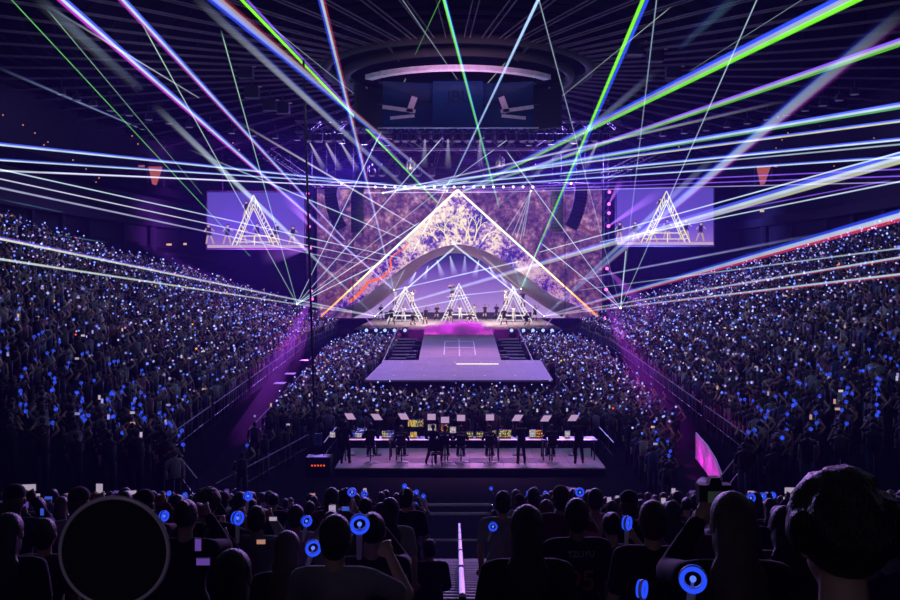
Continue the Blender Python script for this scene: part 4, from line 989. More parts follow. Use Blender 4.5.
# ---- performers
DP = {'stride': build_person('dancer_stride', (-.30, .25, 1.05), (.22, .2, 1.15), lf=(-.28, .05), rf=(.30, -.05), pz=.88, sleeves='short', legs='boots'),
      'pose': build_person('dancer_pose', (-.36, .05, 1.62), (.26, .02, .98), lf=(-.12, 0), rf=(.26, .05), pz=.90, sleeves='none', legs='boots'),
      'arms': build_person('dancer_arms', (-.15, .28, 1.35), (.35, .1, 1.68), lf=(-.16, 0), rf=(.16, 0), pz=.91, sleeves='long', legs='long'),
      'crouch': build_person('dancer_crouch', (-.26, .25, .62), (.24, .28, .55), lf=(-.24, .1), rf=(.22, .05), pz=.45, lean=.35, sleeves='short', legs='boots'),
      'climb': build_person('dancer_climb', (-.22, .25, 1.62), (.28, .2, 1.5), lf=(-.1, .18), rf=(.2, -.02), pz=.88, lean=.1, sleeves='short', legs='boots')}
perf = [(381, 320, 'stride', 'black', 'at the far left end of the stage'), (391.5, 324.5, 'stride', 'black', 'in front of the left foot of the left triangle'), (395, 305, 'climb', 'white', 'climbing the left side of the left triangle'),
        (403.5, 321.8, 'arms', 'white', 'in pale outfit inside the left triangle'), (412.5, 306, 'climb', 'white', 'clinging to the right side of the left triangle'), (413.5, 325, 'crouch', 'black', 'crouching at the right foot of the left triangle'),
        (426, 324.3, 'pose', 'black', 'just right of the left triangle'), (437, 320.5, 'stride', 'black', 'standing back between the left and centre triangles'), (450, 323, 'stride', 'black', 'striding at the left foot of the centre triangle'),
        (452, 300.5, 'climb', 'black', 'climbing the left side of the centre triangle'), (460, 321.5, 'arms', 'white', 'in pale outfit inside the centre triangle'), (470.5, 324, 'crouch', 'black', 'crouching at the right of the centre triangle'),
        (474.5, 319.5, 'pose', 'white', 'behind the right foot of the centre triangle'), (485, 320, 'pose', 'black', 'alone between the centre and right triangles'), (496.5, 319.5, 'stride', 'black', 'left of the right triangle, tallest there'),
        (505.5, 304.5, 'climb', 'white', 'climbing the left side of the right triangle'), (504, 325, 'stride', 'black', 'in wide stance before the right triangle'), (513.5, 322, 'arms', 'white', 'in pale outfit inside the right triangle'),
        (523, 307, 'climb', 'black', 'clinging to the right side of the right triangle'), (526.5, 325, 'crouch', 'black', 'crouching at the right foot of the right triangle'), (535, 321.5, 'pose', 'black', 'at the far right end of the stage')]
for px, fy, pose, c, where in perf:
    M = DP[pose]
    if pose == 'climb': D = 102.6; z = HC-(fy-276)*D/900
    else: D = min(109.5, (HC-ZS)*900/(fy-276)); z = ZS
    X = (px-458)*D/900
    if pose == 'arms': z = ZS+.0
    place(M, (X, D, z), PI+random.uniform(-.5, .5), 1.1, TOPS[c], random.choice(['hair_long', 'hair_long', 'hair_short', 'hair_bun']), f'dancer in {c} outfit {where}', 'dancers on stage', low=(.012, .012, .014) if c == 'black' else (.5, .5, .52), shoe=(.015, .015, .015), eyes=True, skin=SKINS[random.choice((0, 4))])

# ================================================================== MIXING PLATFORM
ZP = .31
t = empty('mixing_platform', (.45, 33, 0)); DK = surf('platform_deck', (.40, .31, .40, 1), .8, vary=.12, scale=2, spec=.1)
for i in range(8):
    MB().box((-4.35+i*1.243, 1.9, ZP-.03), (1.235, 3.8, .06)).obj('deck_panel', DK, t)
MB().box((0, 1.95, .12), (9.9, 3.7, .24)).obj('skirt', BLACK, t); MB().box((0, -.012, ZP-.03), (9.94, .02, .05)).obj('front_edge', STEEL, t)
tag(t, 'low mixing platform with pale violet deck behind the floor crowd', 'platform')
YD = 34.7
tb = empty('mixing_desk'); MB().box((0, 0, .76), (1.9, .85, .05)).obj('desk_top', DARK, tb); MB().box((0, .3, .66), (1.8, .12, .1)).obj('cable_tray', BLACK, tb)
for x in (-.85, .85):
    for y in (-.36, .36): MB().bar((x, y, 0), (x, y, .74), .025).obj('leg', DARK, tb)
for i in range(5):
    o = tb if i == 0 else copy_tree(tb); o.location = (-3.45+i*1.95, YD, ZP); tag(o, f'black mixing desk table, {ordn(i+1)} from left on the platform', 'table', 'desk tables on the platform')
# consoles and monitors (px centre, py centre, w px, h px, colours)
def ui_mat(name, cols, s=1.0):
    m, nt, out = newmat(name); tc = N(nt, 'TexCoord'); mp = N(nt, 'Mapping'); mp.inputs['Scale'].default_value = (7, 7, 5); vo = N(nt, 'TexVoronoi'); vo.distance = 'CHEBYCHEV'; vo.inputs['Randomness'].default_value = .5
    cr = N(nt, 'ValToRGB'); cr.color_ramp.interpolation = 'CONSTANT'; e = cr.color_ramp.elements; e[0].color = cols[0]; e[1].position = .5; e[1].color = cols[1]
    for i, c in enumerate(cols[2:]): n = e.new(.65+.12*i); n.color = c
    sp = N(nt, 'SeparateColor'); em = N(nt, 'Emission'); em.inputs[1].default_value = s
    nt.links.new(tc.outputs['Object'], mp.inputs[0]); nt.links.new(mp.outputs[0], vo.inputs['Vector']); nt.links.new(vo.outputs['Color'], sp.inputs[0]); nt.links.new(sp.outputs[0], cr.inputs[0]); nt.links.new(cr.outputs[0], em.inputs[0]); nt.links.new(em.outputs[0], out.inputs[0])
    m.cycles.emission_sampling = 'NONE'; return m
UI = {'blue': ui_mat('screen_blue', [srgb(35, 35, 120), srgb(90, 90, 230), srgb(230, 230, 250), srgb(40, 30, 90)], .9),
      'yellow': ui_mat('screen_yellow', [srgb(60, 55, 40), srgb(215, 205, 130), srgb(230, 150, 70), srgb(140, 140, 110)], .9),
      'red': ui_mat('screen_red', [srgb(200, 180, 90), srgb(220, 60, 50), srgb(230, 200, 90), srgb(70, 60, 50)], .9),
      'white': ui_mat('screen_white', [srgb(170, 160, 175), srgb(235, 225, 215), srgb(230, 190, 140), srgb(120, 110, 140)], .85),
      'orange': ui_mat('screen_orange', [srgb(60, 45, 40), srgb(240, 140, 50), srgb(250, 190, 90), srgb(120, 60, 50)], 1.0)}
mons = [(353, 437, 8, 6, 'blue', 'blue-white monitor behind the leftmost standing technician'), (362, 431.5, 9, 6, 'blue', 'blue-white monitor, second from left on the desks'), (358, 441.5, 7, 4, 'white', 'small white control surface below the blue monitors'),
        (384.5, 436, 5, 6, 'yellow', 'yellow half-lit monitor left of the stool technician, paired with a blue one'), (390.5, 436, 6, 6, 'blue', 'small blue monitor paired with the yellow one'), (387, 443, 9, 4, 'white', 'white fader panel under the yellow and blue monitors'),
        (412, 423.5, 8, 6.5, 'red', 'raised red and yellow monitor, left of a raised pair'), (419.5, 423.5, 8, 6.5, 'yellow', 'raised yellow monitor, right of a raised pair'), (413.5, 441, 6.5, 5, 'red', 'small tilted tablet with red mark on the desk'),
        (432, 428, 8, 7, 'white', 'cream lit console in front of the leaning technician'), (444.5, 428, 7, 6, 'orange', 'orange lit console right of the leaning technician'), (453, 430, 6, 6, 'white', 'pinkish white console in the middle of the desks'),
        (469.5, 437, 7, 5, 'yellow', 'yellow console, first of three right of the centre'), (479.5, 438, 7, 5, 'yellow', 'yellow console, second of three right of the centre'), (505, 436, 12, 7, 'yellow', 'wide yellow console left of the standing technician in the right half'),
        (494.5, 434, 4, 6, 'yellow', 'narrow yellow screen beside the wide yellow console'), (532.5, 433.5, 6, 7, 'white', 'cream screen right of the standing technician'), (539, 436, 7, 7, 'orange', 'glowing orange console at the right of the desks'),
        (567.5, 439.5, 5, 6, 'white', 'small white lit box near the right end of the desks'), (332.5, 442.5, 5, 5, 'white', 'small pale lit box at the left end of the desks')]
for px, py, w, h, cname, lab in mons:
    D = YD+.1; c = P(px, py, D); W, H = w*D/900, h*D/900; zt_ = ZP+.785
    t = empty('monitor', (c.x, D, zt_)); hz = max(c.z-zt_, H/2+.02)
    MB().box((0, .03, hz), (W+.03, .05, H+.03)).obj('housing', BLACK, t); MB().box((0, 0, hz), (W, .012, H)).obj('screen', UI[cname], t)
    b = MB(); b.bar((0, .06, 0), (0, .06, hz), .015); b.box((0, .06, .006), (.14, .12, .012)); b.obj('stand', DARK, t)
    tag(t, lab, 'monitor', 'monitors on the mixing desks')
PANEL = glow('tilted_display', srgb(205, 165, 215), .75)
for i, (px, py, rx) in enumerate(((350, 416.5, -.5), (376.5, 417, -.6), (403.5, 416.5, -.5), (431.5, 417, 0), (445, 420, 0), (461, 418, 0), (490, 417.5, 0), (517.5, 418, .55), (546, 418.5, .55), (573.5, 418, .55))):
    D = 35.35; c = P(px, py, D); t = empty('tilted_display', (c.x, D, ZP))
    hz = c.z-ZP; q = Euler((-.35, 0, 0)).to_quaternion(); sh = rx*.22
    b = MB(); b.prism([Vector((-.16-sh*-.6, 0, hz+.12)), Vector((.16+sh*.6, 0, hz+.12)), Vector((.16-sh*.6, .02, hz-.12)), Vector((-.16-sh*.6, .02, hz-.12))], (0, .012, 0)); b.obj('screen', PANEL, t)
    b = MB(); b.prism([Vector((-.18-sh*-.6, .02, hz+.14)), Vector((.18+sh*.6, .02, hz+.14)), Vector((.18-sh*.6, .04, hz-.14)), Vector((-.18-sh*.6, .04, hz-.14))], (0, .03, 0)); b.obj('housing', BLACK, t)
    b = MB(); b.bar((0, .08, 0), (0, .08, hz), .02); b.box((0, .08, .01), (.4, .4, .02)); b.obj('stand', DARK, t)
    tag(t, f'pale violet lit panel on a stand behind the desks, {ordn(i+1)} from left', 'display', 'lit panels behind the desks')
# stools, chair and technicians
sm_ = empty('stool'); MB().bar((0, 0, .60), (0, 0, .66), .19, .20, 18).obj('seat', BLACK, sm_); MB().bar((0, 0, .05), (0, 0, .6), .025).obj('post', DARK, sm_)
b = MB()
for i in range(5): b.bar((0, 0, .07), (.26*math.cos(i*1.2566), .26*math.sin(i*1.2566), .025), .022)
b.obj('star_base', PALE, sm_); MB().torus((0, 0, .28), .16, .012, 'Z', 20, 6).obj('foot_ring', STEEL, sm_)
b = MB(); b.box((0, -.18, .92), (.34, .04, .34)); b.bar((0, -.17, .63), (0, -.18, .8), .02); b.obj('backrest', BLACK, sm_)
CP = {'sit': build_person('tech_sit', (-.2, .38, 1.02), (.2, .38, 1.02), lf=(-.13, .2), rf=(.13, .2), pz=.76, sleeves='long', lean=.12, foot_z=.27),
      'stand': build_person('tech_stand', (-.18, .34, 1.08), (.2, .34, 1.06), lf=(-.14, 0), rf=(.16, .1), sleeves='long', lean=.12),
      'lean': build_person('tech_lean', (-.26, .34, 1.0), (.28, .34, 1.0), lf=(-.25, -.1), rf=(.12, .05), sleeves='long', lean=.25, pz=.88)}
techs = [(345, 421, 'stand', 'standing at the left end of the desks'), (370.5, 423, 'sit', 'seated on the first stool from left'), (401.5, 427, 'sit', 'seated on the second stool from left'), (432.5, 425, 'lean', 'leaning over the desk left of the middle'),
         (445, 430, 'sit', 'seated close beside the leaning technician'), (461, 428, 'sit', 'seated on the stool at the middle of the desks'), (489.5, 429, 'sit', 'seated on the stool right of the middle'), (521.5, 421, 'stand', 'standing in the right half of the desks'),
         (552, 424, 'sit', 'seated on the rightmost stool'), (579, 418, 'stand', 'standing at the right end of the desks')]
k = 0
for px, py, pose, where in techs:
    D = 33.75 if pose != 'sit' else 33.85; X = (px-458)*D/900; M = CP[pose]; ztop = HC-(py-276)*D/900
    sc = max(.88, min(1.1, (ztop-ZP)/M['height']))
    if pose == 'sit': sc = max(.9, min(1.06, sc))
    o = place(M, (X, D, ZP), random.uniform(-.15, .15), sc, TOPS['black'], random.choice(['hair_short', 'cap', 'hair_short']), f'black-clad technician {where}', 'technicians at the desks', low=(.012, .012, .015))
    if pose == 'sit':
        s_ = sm_ if k == 0 else copy_tree(sm_); k += 1; s_.location = (X, D-.02, ZP); tag(s_, f'black stool under the technician {where}', 'stool', 'stools at the mixing desks')
t = empty('side_chair', (P(437, 466, 33.4).x, 33.45, ZP)); MB().box((0, 0, .45), (.42, .42, .05)).obj('seat', BLACK, t); MB().box((0, .2, .72), (.42, .04, .45)).obj('backrest', BLACK, t)
for x in (-.18, .18):
    for y in (-.18, .18): MB().bar((x, y, 0), (x, y, .43), .016).obj('leg', DARK, t)
tag(t, 'four-legged dark chair behind the leaning technician', 'chair')
# rack with orange lamps on the left
t = empty('dimmer_rack', P(318, 468, 33)); t.location.z = 0; MB().box((0, .3, .35), (.9, .6, .7)).obj('cabinet', BLACK, t)
for i in range(5): MB().box((-.22+.11*i, -.005, .40), (.05, .02, .06)).obj('indicator_lamp', glow('indicator_orange', srgb(255, 95, 35), 1.0), t)
tag(t, 'black equipment rack with a row of orange lamps left of the mixing platform', 'rack')
# barricades and rails
def rail(a, c, label, mat=PALE, posts=6, h=1.0, panel=False, name='barrier'):
    a, c = Vector(a), Vector(c); t = empty(name, a); d = c-a
    MB().bar((0, 0, h), d+Vector((0, 0, h)), .022).obj('top_rail', mat, t)
    b = MB(); b.bar((0, 0, h*.5), d+Vector((0, 0, h*.5)), .01)
    for i in range(posts): b.bar(d*i/(posts-1), d*i/(posts-1)+Vector((0, 0, h)), .016)
    b.obj('posts', DARK, t)
    if panel:
        n = Vector((d.y, -d.x, 0)).normalized()*.02
        MB().prism([Vector((0, 0, .05)), d+Vector((0, 0, .05)), d+Vector((0, 0, h-.06)), Vector((0, 0, h-.06))], n).obj('panel', DARK, t)
    return tag(t, label, 'barrier')
rail((-6.0, 47.5, 0), (-6.2, 58.5, 0), 'pale-topped barricade on the floor left of the thrust stage', panel=True)
rail((6.05, 47.5, 0), (6.35, 58.5, 0), 'pale-topped barricade on the floor right of the thrust stage', panel=True)
rail((-4.95, 33.2, .2), (-4.95, 36.6, .2), 'short rail along the left end of the mixing platform', posts=4)
rail((5.75, 33.2, .2), (5.75, 36.6, .2), 'short rail along the right end of the mixing platform', posts=4)
rail((-7.4, 27.5, 0), (-6.0, 36, 0), 'thin dark-floor barricade left of the mixing platform', mat=RAILM)
for sg, side in ((-1, 'left'), (1, 'right')):
    for i, (d0, d1) in enumerate(((22.4, 27.7), (28, 35), (35.6, 44), (44.6, 58), (58.6, 72), (72.6, 88))):
        rail((sg*(Xf(d0)-.47), d0, S0), (sg*(Xf(d1)-.47), d1, S0), f'metal guard rail along the front of the {side} stand, {ordn(i+1)} section from the near end', mat=RAILM, posts=8)
    rail((sg*(Xf(37)-1.6), 37, 0), (sg*(Xf(62)-1.6), 62, 0), f'crowd barricade along the {side} edge of the floor crowd', mat=RAILM, posts=14)
    for i, D in enumerate((52, 57, 66)):
        t = empty('flight_case', (sg*(Xf(D)-1.0), D, 0)); MB().box((0, 0, .6), (.6, .9, 1.1)).obj('case', DARK, t); b = MB(); b.box((0, 0, 1.16), (.62, .92, .03)); b.box((0, 0, .05), (.6, .9, .1)); b.obj('trim', STEEL, t)
        tag(t, f'dark flight case in the {side} floor aisle, {ordn(i+1)} from the near end', 'case', 'flight cases in the floor aisles')
# magenta-lit curved barrier at the right corner
b = MB(); pts = [(9.55, 36.2), (9.25, 33.5), (8.85, 31), (8.35, 28.6)]
for (xa, ya), (xb, yb) in zip(pts, pts[1:]): b.prism([Vector((xa, ya, .02)), Vector((xb, yb, .02)), Vector((xb, yb, 1.05)), Vector((xa, ya, 1.05))], (.06, .02, 0))
bmesh.ops.remove_doubles(b.b, verts=b.b.verts[:], dist=.08) if False else None
o = b.obj('curved_barrier', surf('pale_panel', (.72, .62, .72, 1), .6)); tag(o, 'smooth pale barrier panel glowing magenta at the right corner of the floor', 'barrier')
# section signs
for px, py, D, ch, side in ((318, 439.5, 35, 'E', 'left'), (722, 427, 35.5, 'D', 'right')):
    t = empty('section_sign', P(px, py, D)); s_ = D/900
    MB().box((0, .02, 0), (7.5*s_, .04, 12*s_)).obj('plate', surf('sign_plate', (.10, .16, .42, 1), .5), t)
    fc = bpy.data.curves.new('letter', 'FONT'); fc.body = ch; fc.size = 8*s_; fc.align_x = 'CENTER'; fc.align_y = 'CENTER'; fc.extrude = .004
    fo = link('letter', fc, t, surf('sign_ink', (.01, .012, .03, 1), .6)); fo.location = (0, -.006, 0); fo.rotation_euler = (PI/2, 0, 0)
    MB().bar((0, .03, -6*s_), (0, .03, -t.location.z+.0), .03).obj('pole', DARK, t)
    tag(t, f'dim blue section sign with a letter on the {side} of the floor', 'sign')
# aisle handrail and the guard rail at its foot
t = empty('aisle_handrail', (.03, 6.2, 0))
b = MB(); zf = lambda D: Ez((E0-D)/ED)
for i in range(6):
    d0, d1 = 6.2+i*2.45, 6.2+i*2.45+2.2
    sgm = MB().bar((0, d0-6.2, zf(d0)+1.0), (0, d1-6.2, zf(d1)+1.0), .028).obj('rail', PALE, t)
    b.bar((0, d0-6.2, zf(d0)), (0, d0-6.2, zf(d0)+1.0), .022); b.bar((0, d1-6.2, zf(d1)), (0, d1-6.2, zf(d1)+1.0), .022)
b.obj('posts', DARK, t); tag(t, 'steel handrail running down the middle of the aisle steps', 'handrail')
t = empty('guard_rail', (.03, 22.15, 0))
for z, w in ((1.72, .036), (1.5, .036), (.85, .03)): MB().bar((-.85, 0, z), (.8, 0, z), w).obj('rail', PALE, t)
b = MB(); b.bar((-.85, 0, 0), (-.85, 0, 1.72), .03); b.bar((.8, 0, 0), (.8, 0, 1.72), .03); b.obj('posts', DARK, t); tag(t, 'horizontal guard rails closing the foot of the aisle', 'guard rail')
for i, (x, k_) in enumerate(((.62, 6), (-.62, 9), (.62, 11))):
    o = MB().box((0, 0, 0), (.16, .03, .05)).obj('step_light', glow('step_light', srgb(255, 150, 40), .8)); o.location = (x, E0-k_*ED-.02, Ez(k_)-.1); tag(o, f'small amber step light on the aisle steps, {ordn(i+1)} from the foot', 'step light', 'amber step lights')

# ================================================================== LASERS AND BEAMS
SRC = {'apex': ((447, 191), 86.4, 'the peak of the display arch'), 'apexR': ((463, 191), 86.4, 'just right of the arch peak'), 'll': ((297, 304), 80, 'the projector by the left crowd'), 'lr': ((620.5, 308), 80, 'the projector by the right crowd'),
       'cl': ((375, 316), 89, 'the left stage corner'), 'cr': ((544, 316), 89, 'the right stage corner'), 'dl': ((394, 290), 92, 'the left inner arch edge'), 'dr': ((521, 289), 92, 'the right inner arch edge'),
       'fan': ((531, 191), 86.4, 'the lamp row right of the peak'), 'left_wall': ((383, 193), 86.4, 'the lamp row left of the peak')}
for k_, ((x, y), D, nm) in SRC.items():
    if k_ == 'apexR': continue
    t = empty('laser_projector', P(x, y, D+.25))
    MB().box((0, .2, 0), (.34, .36, .24)).obj('housing', BLACK, t); MB().bar((0, .02, 0), (0, -.01, 0), .07, seg=12).obj('aperture', glow('laser_aperture', (1, .95, 1, 1), 6), t); MB().box((0, .2, -.16), (.1, .1, .1)).obj('bracket', DARK, t)
    if k_ in ('ll', 'lr'): MB().bar((0, .2, -.2), (0, .2, -t.location.z), .05).obj('stand', DARK, t)
    tag(t, f'small bright laser projector at {nm}', 'laser projector')
W_, G_, B_, V_, T_ = (.62, .78, 1.0), (.25, 1.0, .25), (.08, .13, 1.0), (.26, .10, 1.0), (.85, .88, .62)
RD, CY, BL2, GR2, MG = (1.0, .06, .14), (.25, .55, .85), (.03, .08, 1.0), (.22, 1.0, .02), (.60, .04, .70)
CN = {W_: 'white', G_: 'green', B_: 'blue', V_: 'violet', T_: 'yellowish', CY: 'pale cyan', GR2: 'vivid green'}
# (source or start px, end px, width at source px, width at end px, colour, strength, kind, fringes[(colour, side, strength)])
LZ = [
 ((250, 256), (8, -4), .8, 1.1, G_, .55, 'l', []), ((202, 194), (46, 8), .7, 1.2, (.45, .9, .6), .5, 'l', []),
 ('dl', (58, -4), 1.1, 4.5, W_, .95, 'l', [(MG, -1, .6), (B_, 1, .6)]), ((345, 240), (119, -4), 1.1, 4.2, W_, .95, 'l', [(MG, -1, .5), (B_, 1, .7)]),
 ((139, 87), (34, -6), 8, 12, (.45, .6, .85), .75, 's', [(T_, -1, .22)]), ((199, 98), (44, 4), 1.0, 2.4, T_, .9, 'f', [(B_, 1, .5)]), ((146, 131), (-4, 67), 1.2, 3, (.5, .65, .9), 1.2, 'f', [(B_, 1, .5)]),
 ('cl', (156, 106), 1.4, 7.5, W_, .85, 's', [(T_, -1, .25)]), ((432, 212), (192, -5), 3, 10, (.62, .68, .85), .55, 's', [(B_, 1, .3)]),
 ('apex', (213, -4), 1.8, 11, (.70, .78, .92), .75, 'l', [(BL2, -1, .8), (RD, 1, .25)]), ((438, 203), (238, -4), 1.4, 4.5, GR2, .75, 'l', [(V_, 1, .8)]),
 ((384, 118), (268, 24), .7, 1.1, W_, .4, 'l', []), ('ll', (221, 30), .8, 1.3, (.5, .9, .7), .55, 'l', []), ('ll', (141, 22), .8, 1.3, (.6, .9, .75), .55, 'l', []),
 ((400, 238), (188, 149), 1.0, 2, W_, 1.0, 'f', []), ((415, 226), (238, 122), 1.2, 2.4, T_, 1.4, 'f', [(V_, 1, .6)]),
 ('dl', (320.5, -4), 1.3, 4.2, W_, .85, 'l', [(RD, -1, .35), (BL2, 1, .5)]), ((499, 207), (443, -4), 1.6, 4.5, GR2, .85, 'l', [(BL2, 1, 1.0)]),
 ('apex', (541, -6), 1.4, 4.6, (.45, .95, .85), 1.5, 'l', [(V_, 1, 1.3)]), ((486, 121), (400, -4), .8, 1.2, W_, .5, 'l', []), ((415, 55), (442, -4), .7, 1.2, G_, .4, 'l', []),
 ((388, 116), (406, 78), .8, 1.2, T_, .5, 'l', []), ((460, 115), (506, 62), .8, 1.2, T_, .5, 'l', []), ((533, 120), (672, 6), .7, 1.2, (.6, .75, .7), .45, 'l', []),
 ('lr', (538, -4), .8, 1.4, W_, .5, 'l', []), ('dr', (645, -5), 1.3, 6, GR2, .75, 'l', [(BL2, 1, 1.1)]),
 ('apexR', (848, -1), 1.6, 9, (.62, .72, .9), .75, 'l', [(BL2, 1, 1.0), (GR2, -1, .8)]), ('apexR', (904, 41), 1.2, 4.8, (.55, .75, .65), .65, 'l', [(V_, 1, .8), (GR2, -1, .3)]),
 ('left_wall', (786, 101), 1.1, 3, (.7, .85, .6), .7, 'f', [(V_, 1, .6)]), ('left_wall', (904, 105), 1.1, 3.8, W_, .7, 'l', [(B_, 1, .8), (G_, -1, .2)]), ((405, 186), (904, 121), 1.0, 2.8, T_, .5, 'l', [(B_, 1, .6)]),
 ((395, 190), (904, 139.5), 1.0, 2.8, W_, .65, 'l', [(B_, 1, .5)]), ((560, 176), (904, 144), .9, 2, W_, .35, 'l', []), ((430, 189), (904, 157), .9, 2.2, W_, .55, 'l', [(B_, 1, .4)]),
 ((450, 190), (904, 169), .8, 1.6, V_, .5, 'l', []), ((470, 191), (904, 176), .8, 1.6, V_, .5, 'l', []), ((500, 192), (904, 182), .8, 1.4, (.5, .4, .9), .4, 'l', []),
 ((412, 301), (905, 156.5), 1.4, 6.5, (.66, .78, .95), .85, 'l', [(B_, 1, .6), (T_, -1, .35)]), ((540, 252), (905, 151), 1.0, 2.0, W_, .6, 'l', []), ((600, 242), (905, 180.5), .9, 1.8, W_, .55, 'l', []), ((640, 228), (892, 180), .8, 1.6, V_, .45, 'l', []),
 ('cr', (905, 214), 1.4, 8, (.66, .82, 1.0), .9, 'l', [(BL2, 1, .6), (RD, -1, .7)]), ((578, 280), (818, 234.5), 1.2, 2.8, W_, .7, 'f', [(V_, 1, .4)]), ((580, 290), (905, 247.5), 1.0, 2.0, W_, .6, 'l', []),
 ('cr', (905, 256.5), 1.2, 3.0, W_, .8, 'l', [(RD, -1, .25)]), ('cr', (905, 273.5), 1.2, 3.0, W_, .85, 'l', [(RD, -1, .35)]),
 ('cr', (906, 10), 2.0, 15, (.50, .62, .80), .55, 's', [(BL2, 1, .45), (MG, -1, .28)]), ('cr', (714, 157), 1.6, 8, (.6, .74, .95), .7, 's', [(BL2, 1, .4)]),
 ((681, 47), (740, -6), 6, 13, CY, .7, 's', [(BL2, 1, .3)]), ((490, 213), (657, 71), 3, 8.5, (.62, .70, .85), .5, 's', [(BL2, 1, .35)]),
 ('lr', (657, -4), .9, 1.5, (.55, .75, .95), .55, 'l', []), ('lr', (758.5, -4), .9, 1.5, (.55, .75, .95), .55, 'l', []), ((690, 71), (808, -4), .6, 1, W_, .25, 'l', []),
 ('apex', (-4, 144.5), 1.0, 2.8, W_, .65, 'l', [(B_, 1, .5)]), ((420, 187), (-4, 160), .9, 2.2, W_, .55, 'l', [(B_, 1, .3)]), ((440, 190), (-4, 170.5), .9, 2.2, (.6, .62, .9), .5, 'l', []), ((446, 190), (40, 172), .8, 1.5, (.6, .55, .9), .4, 'l', []),
 ((400, 258), (-4, 168.5), .9, 1.6, W_, .5, 'l', []), ((385, 262), (-4, 178), .9, 1.6, (.7, .7, .95), .5, 'l', []), ((355, 263), (-4, 187), 1.0, 2.4, (.55, .55, .9), .45, 'l', []),
 ((62, 212), (-4, 198.5), .9, 2, CY, .3, 'f', []), ((126, 246), (-4, 224.5), 1, 2, CY, .45, 'f', []),
 ('cl', (-4, 238), 1.2, 3.2, (.8, .92, .8), .9, 'l', [(V_, 1, .4)]), ('cl', (-4, 258.5), 1.1, 2.6, (.78, .88, .85), .75, 'l', []), ((130, 289), (-4, 273.5), .8, 1.8, CY, .4, 'f', []),
 ('ll', (382, 130), .8, 1.2, W_, .5, 'l', []), ('ll', (443, 137), .8, 1.2, W_, .5, 'l', []), ('ll', (420, 222), .8, 1.1, W_, .5, 'l', []), ('ll', (382, 262), .8, 1.1, W_, .5, 'l', []), ('ll', (442, 188), .7, 1.1, W_, .3, 'l', []),
 ('dl', (452, 176), .8, 1.2, W_, .45, 'l', []), ('cl', (455, 247), 1.2, 2, (.65, .8, 1), .75, 'l', []), ('dl', (521, 261), 1.0, 1.6, W_, .6, 'l', []), ('cl', (470, 297), .8, 1.2, W_, .4, 'l', []), ('cl', (300, 303), .8, 1.4, W_, .5, 'l', []),
 ('cr', (451, 242), 1.2, 2, (.65, .8, 1), .75, 'l', []), ('dr', (511, 256), .8, 1.3, W_, .5, 'l', []), ('dr', (541, 241), .8, 1.3, W_, .5, 'l', []), ('dr', (482, 256), 1.2, 1.8, W_, .6, 'l', []), ('dr', (446, 297), .8, 1.4, W_, .5, 'l', []),
 ((477, 249), (497, 220), .8, 1.2, W_, .5, 'l', []), ('fan', (506, 231), .7, 1.1, W_, .38, 'l', []), ('fan', (512, 236), .7, 1.1, W_, .38, 'l', []), ('fan', (516, 239), .7, 1.1, W_, .38, 'l', []), ('fan', (520, 241), .7, 1.1, W_, .38, 'l', []), ('fan', (523, 238), .7, 1.1, W_, .38, 'l', []),
 ('lr', (505, 149), .8, 1.2, W_, .5, 'l', []), ('lr', (541, 243), .7, 1.1, W_, .4, 'l', []), ((443, 187), (518, 132), .7, 1.1, W_, .35, 'l', []), ('lr', (626, 250), .8, 1.2, W_, .45, 'l', []),
 ((347, 117), (384, 118), .5, .7, W_, .1, 'l', []), ((405, 136), (424, 150), .6, .8, W_, .25, 'l', []), ((352, 193), (500, 192), .8, 1.2, (.7, .6, 1), .5, 'l', []), ((383, 192.5), (470, 181), .8, 1.2, W_, .5, 'l', []),
]
def cname(c):
    r, g, b_ = c
    if g > .85 and r < .5 and b_ < .8: return 'green'
    if b_ > .8 and r > .2 and g < .45: return 'violet'
    if r > .7 and b_ < .7: return 'yellowish'
    if r < .35: return 'cyan'
    return 'white'
def beam_mesh(name, L, r0, r1, mat):
    me = bpy.data.meshes.new(name); n = 14; V = []; 
    for z, r in ((0, r0), (L, r1)):
        V += [(r*math.cos(2*PI*i/n), r*math.sin(2*PI*i/n), z) for i in range(n)]
    Fq = [(i, (i+1) % n, n+(i+1) % n, n+i) for i in range(n)]
    me.from_pydata(V, [], Fq); me.update(); me.materials.append(mat)
    for p in me.polygons: p.use_smooth = True
    return me
def put_beam(name, a, c, r0, r1, colour, s, mat, parent=None):
    a, c = Vector(a), Vector(c); o = bpy.data.objects.new(name, beam_mesh(name, (c-a).length, r0, r1, mat)); col.objects.link(o)
    M = Matrix.Translation(a) @ (c-a).to_track_quat('Z', 'Y').to_matrix().to_4x4()
    o.color = (*colour, s)
    if parent is None: o.matrix_world = M
    else: o.parent = parent; o.matrix_parent_inverse = Matrix.Identity(4); o.matrix_basis = parent.matrix_basis.inverted() @ M
    return o
MATS = {'l': LASER, 'f': LASERF, 's': SOFT}
recs = []
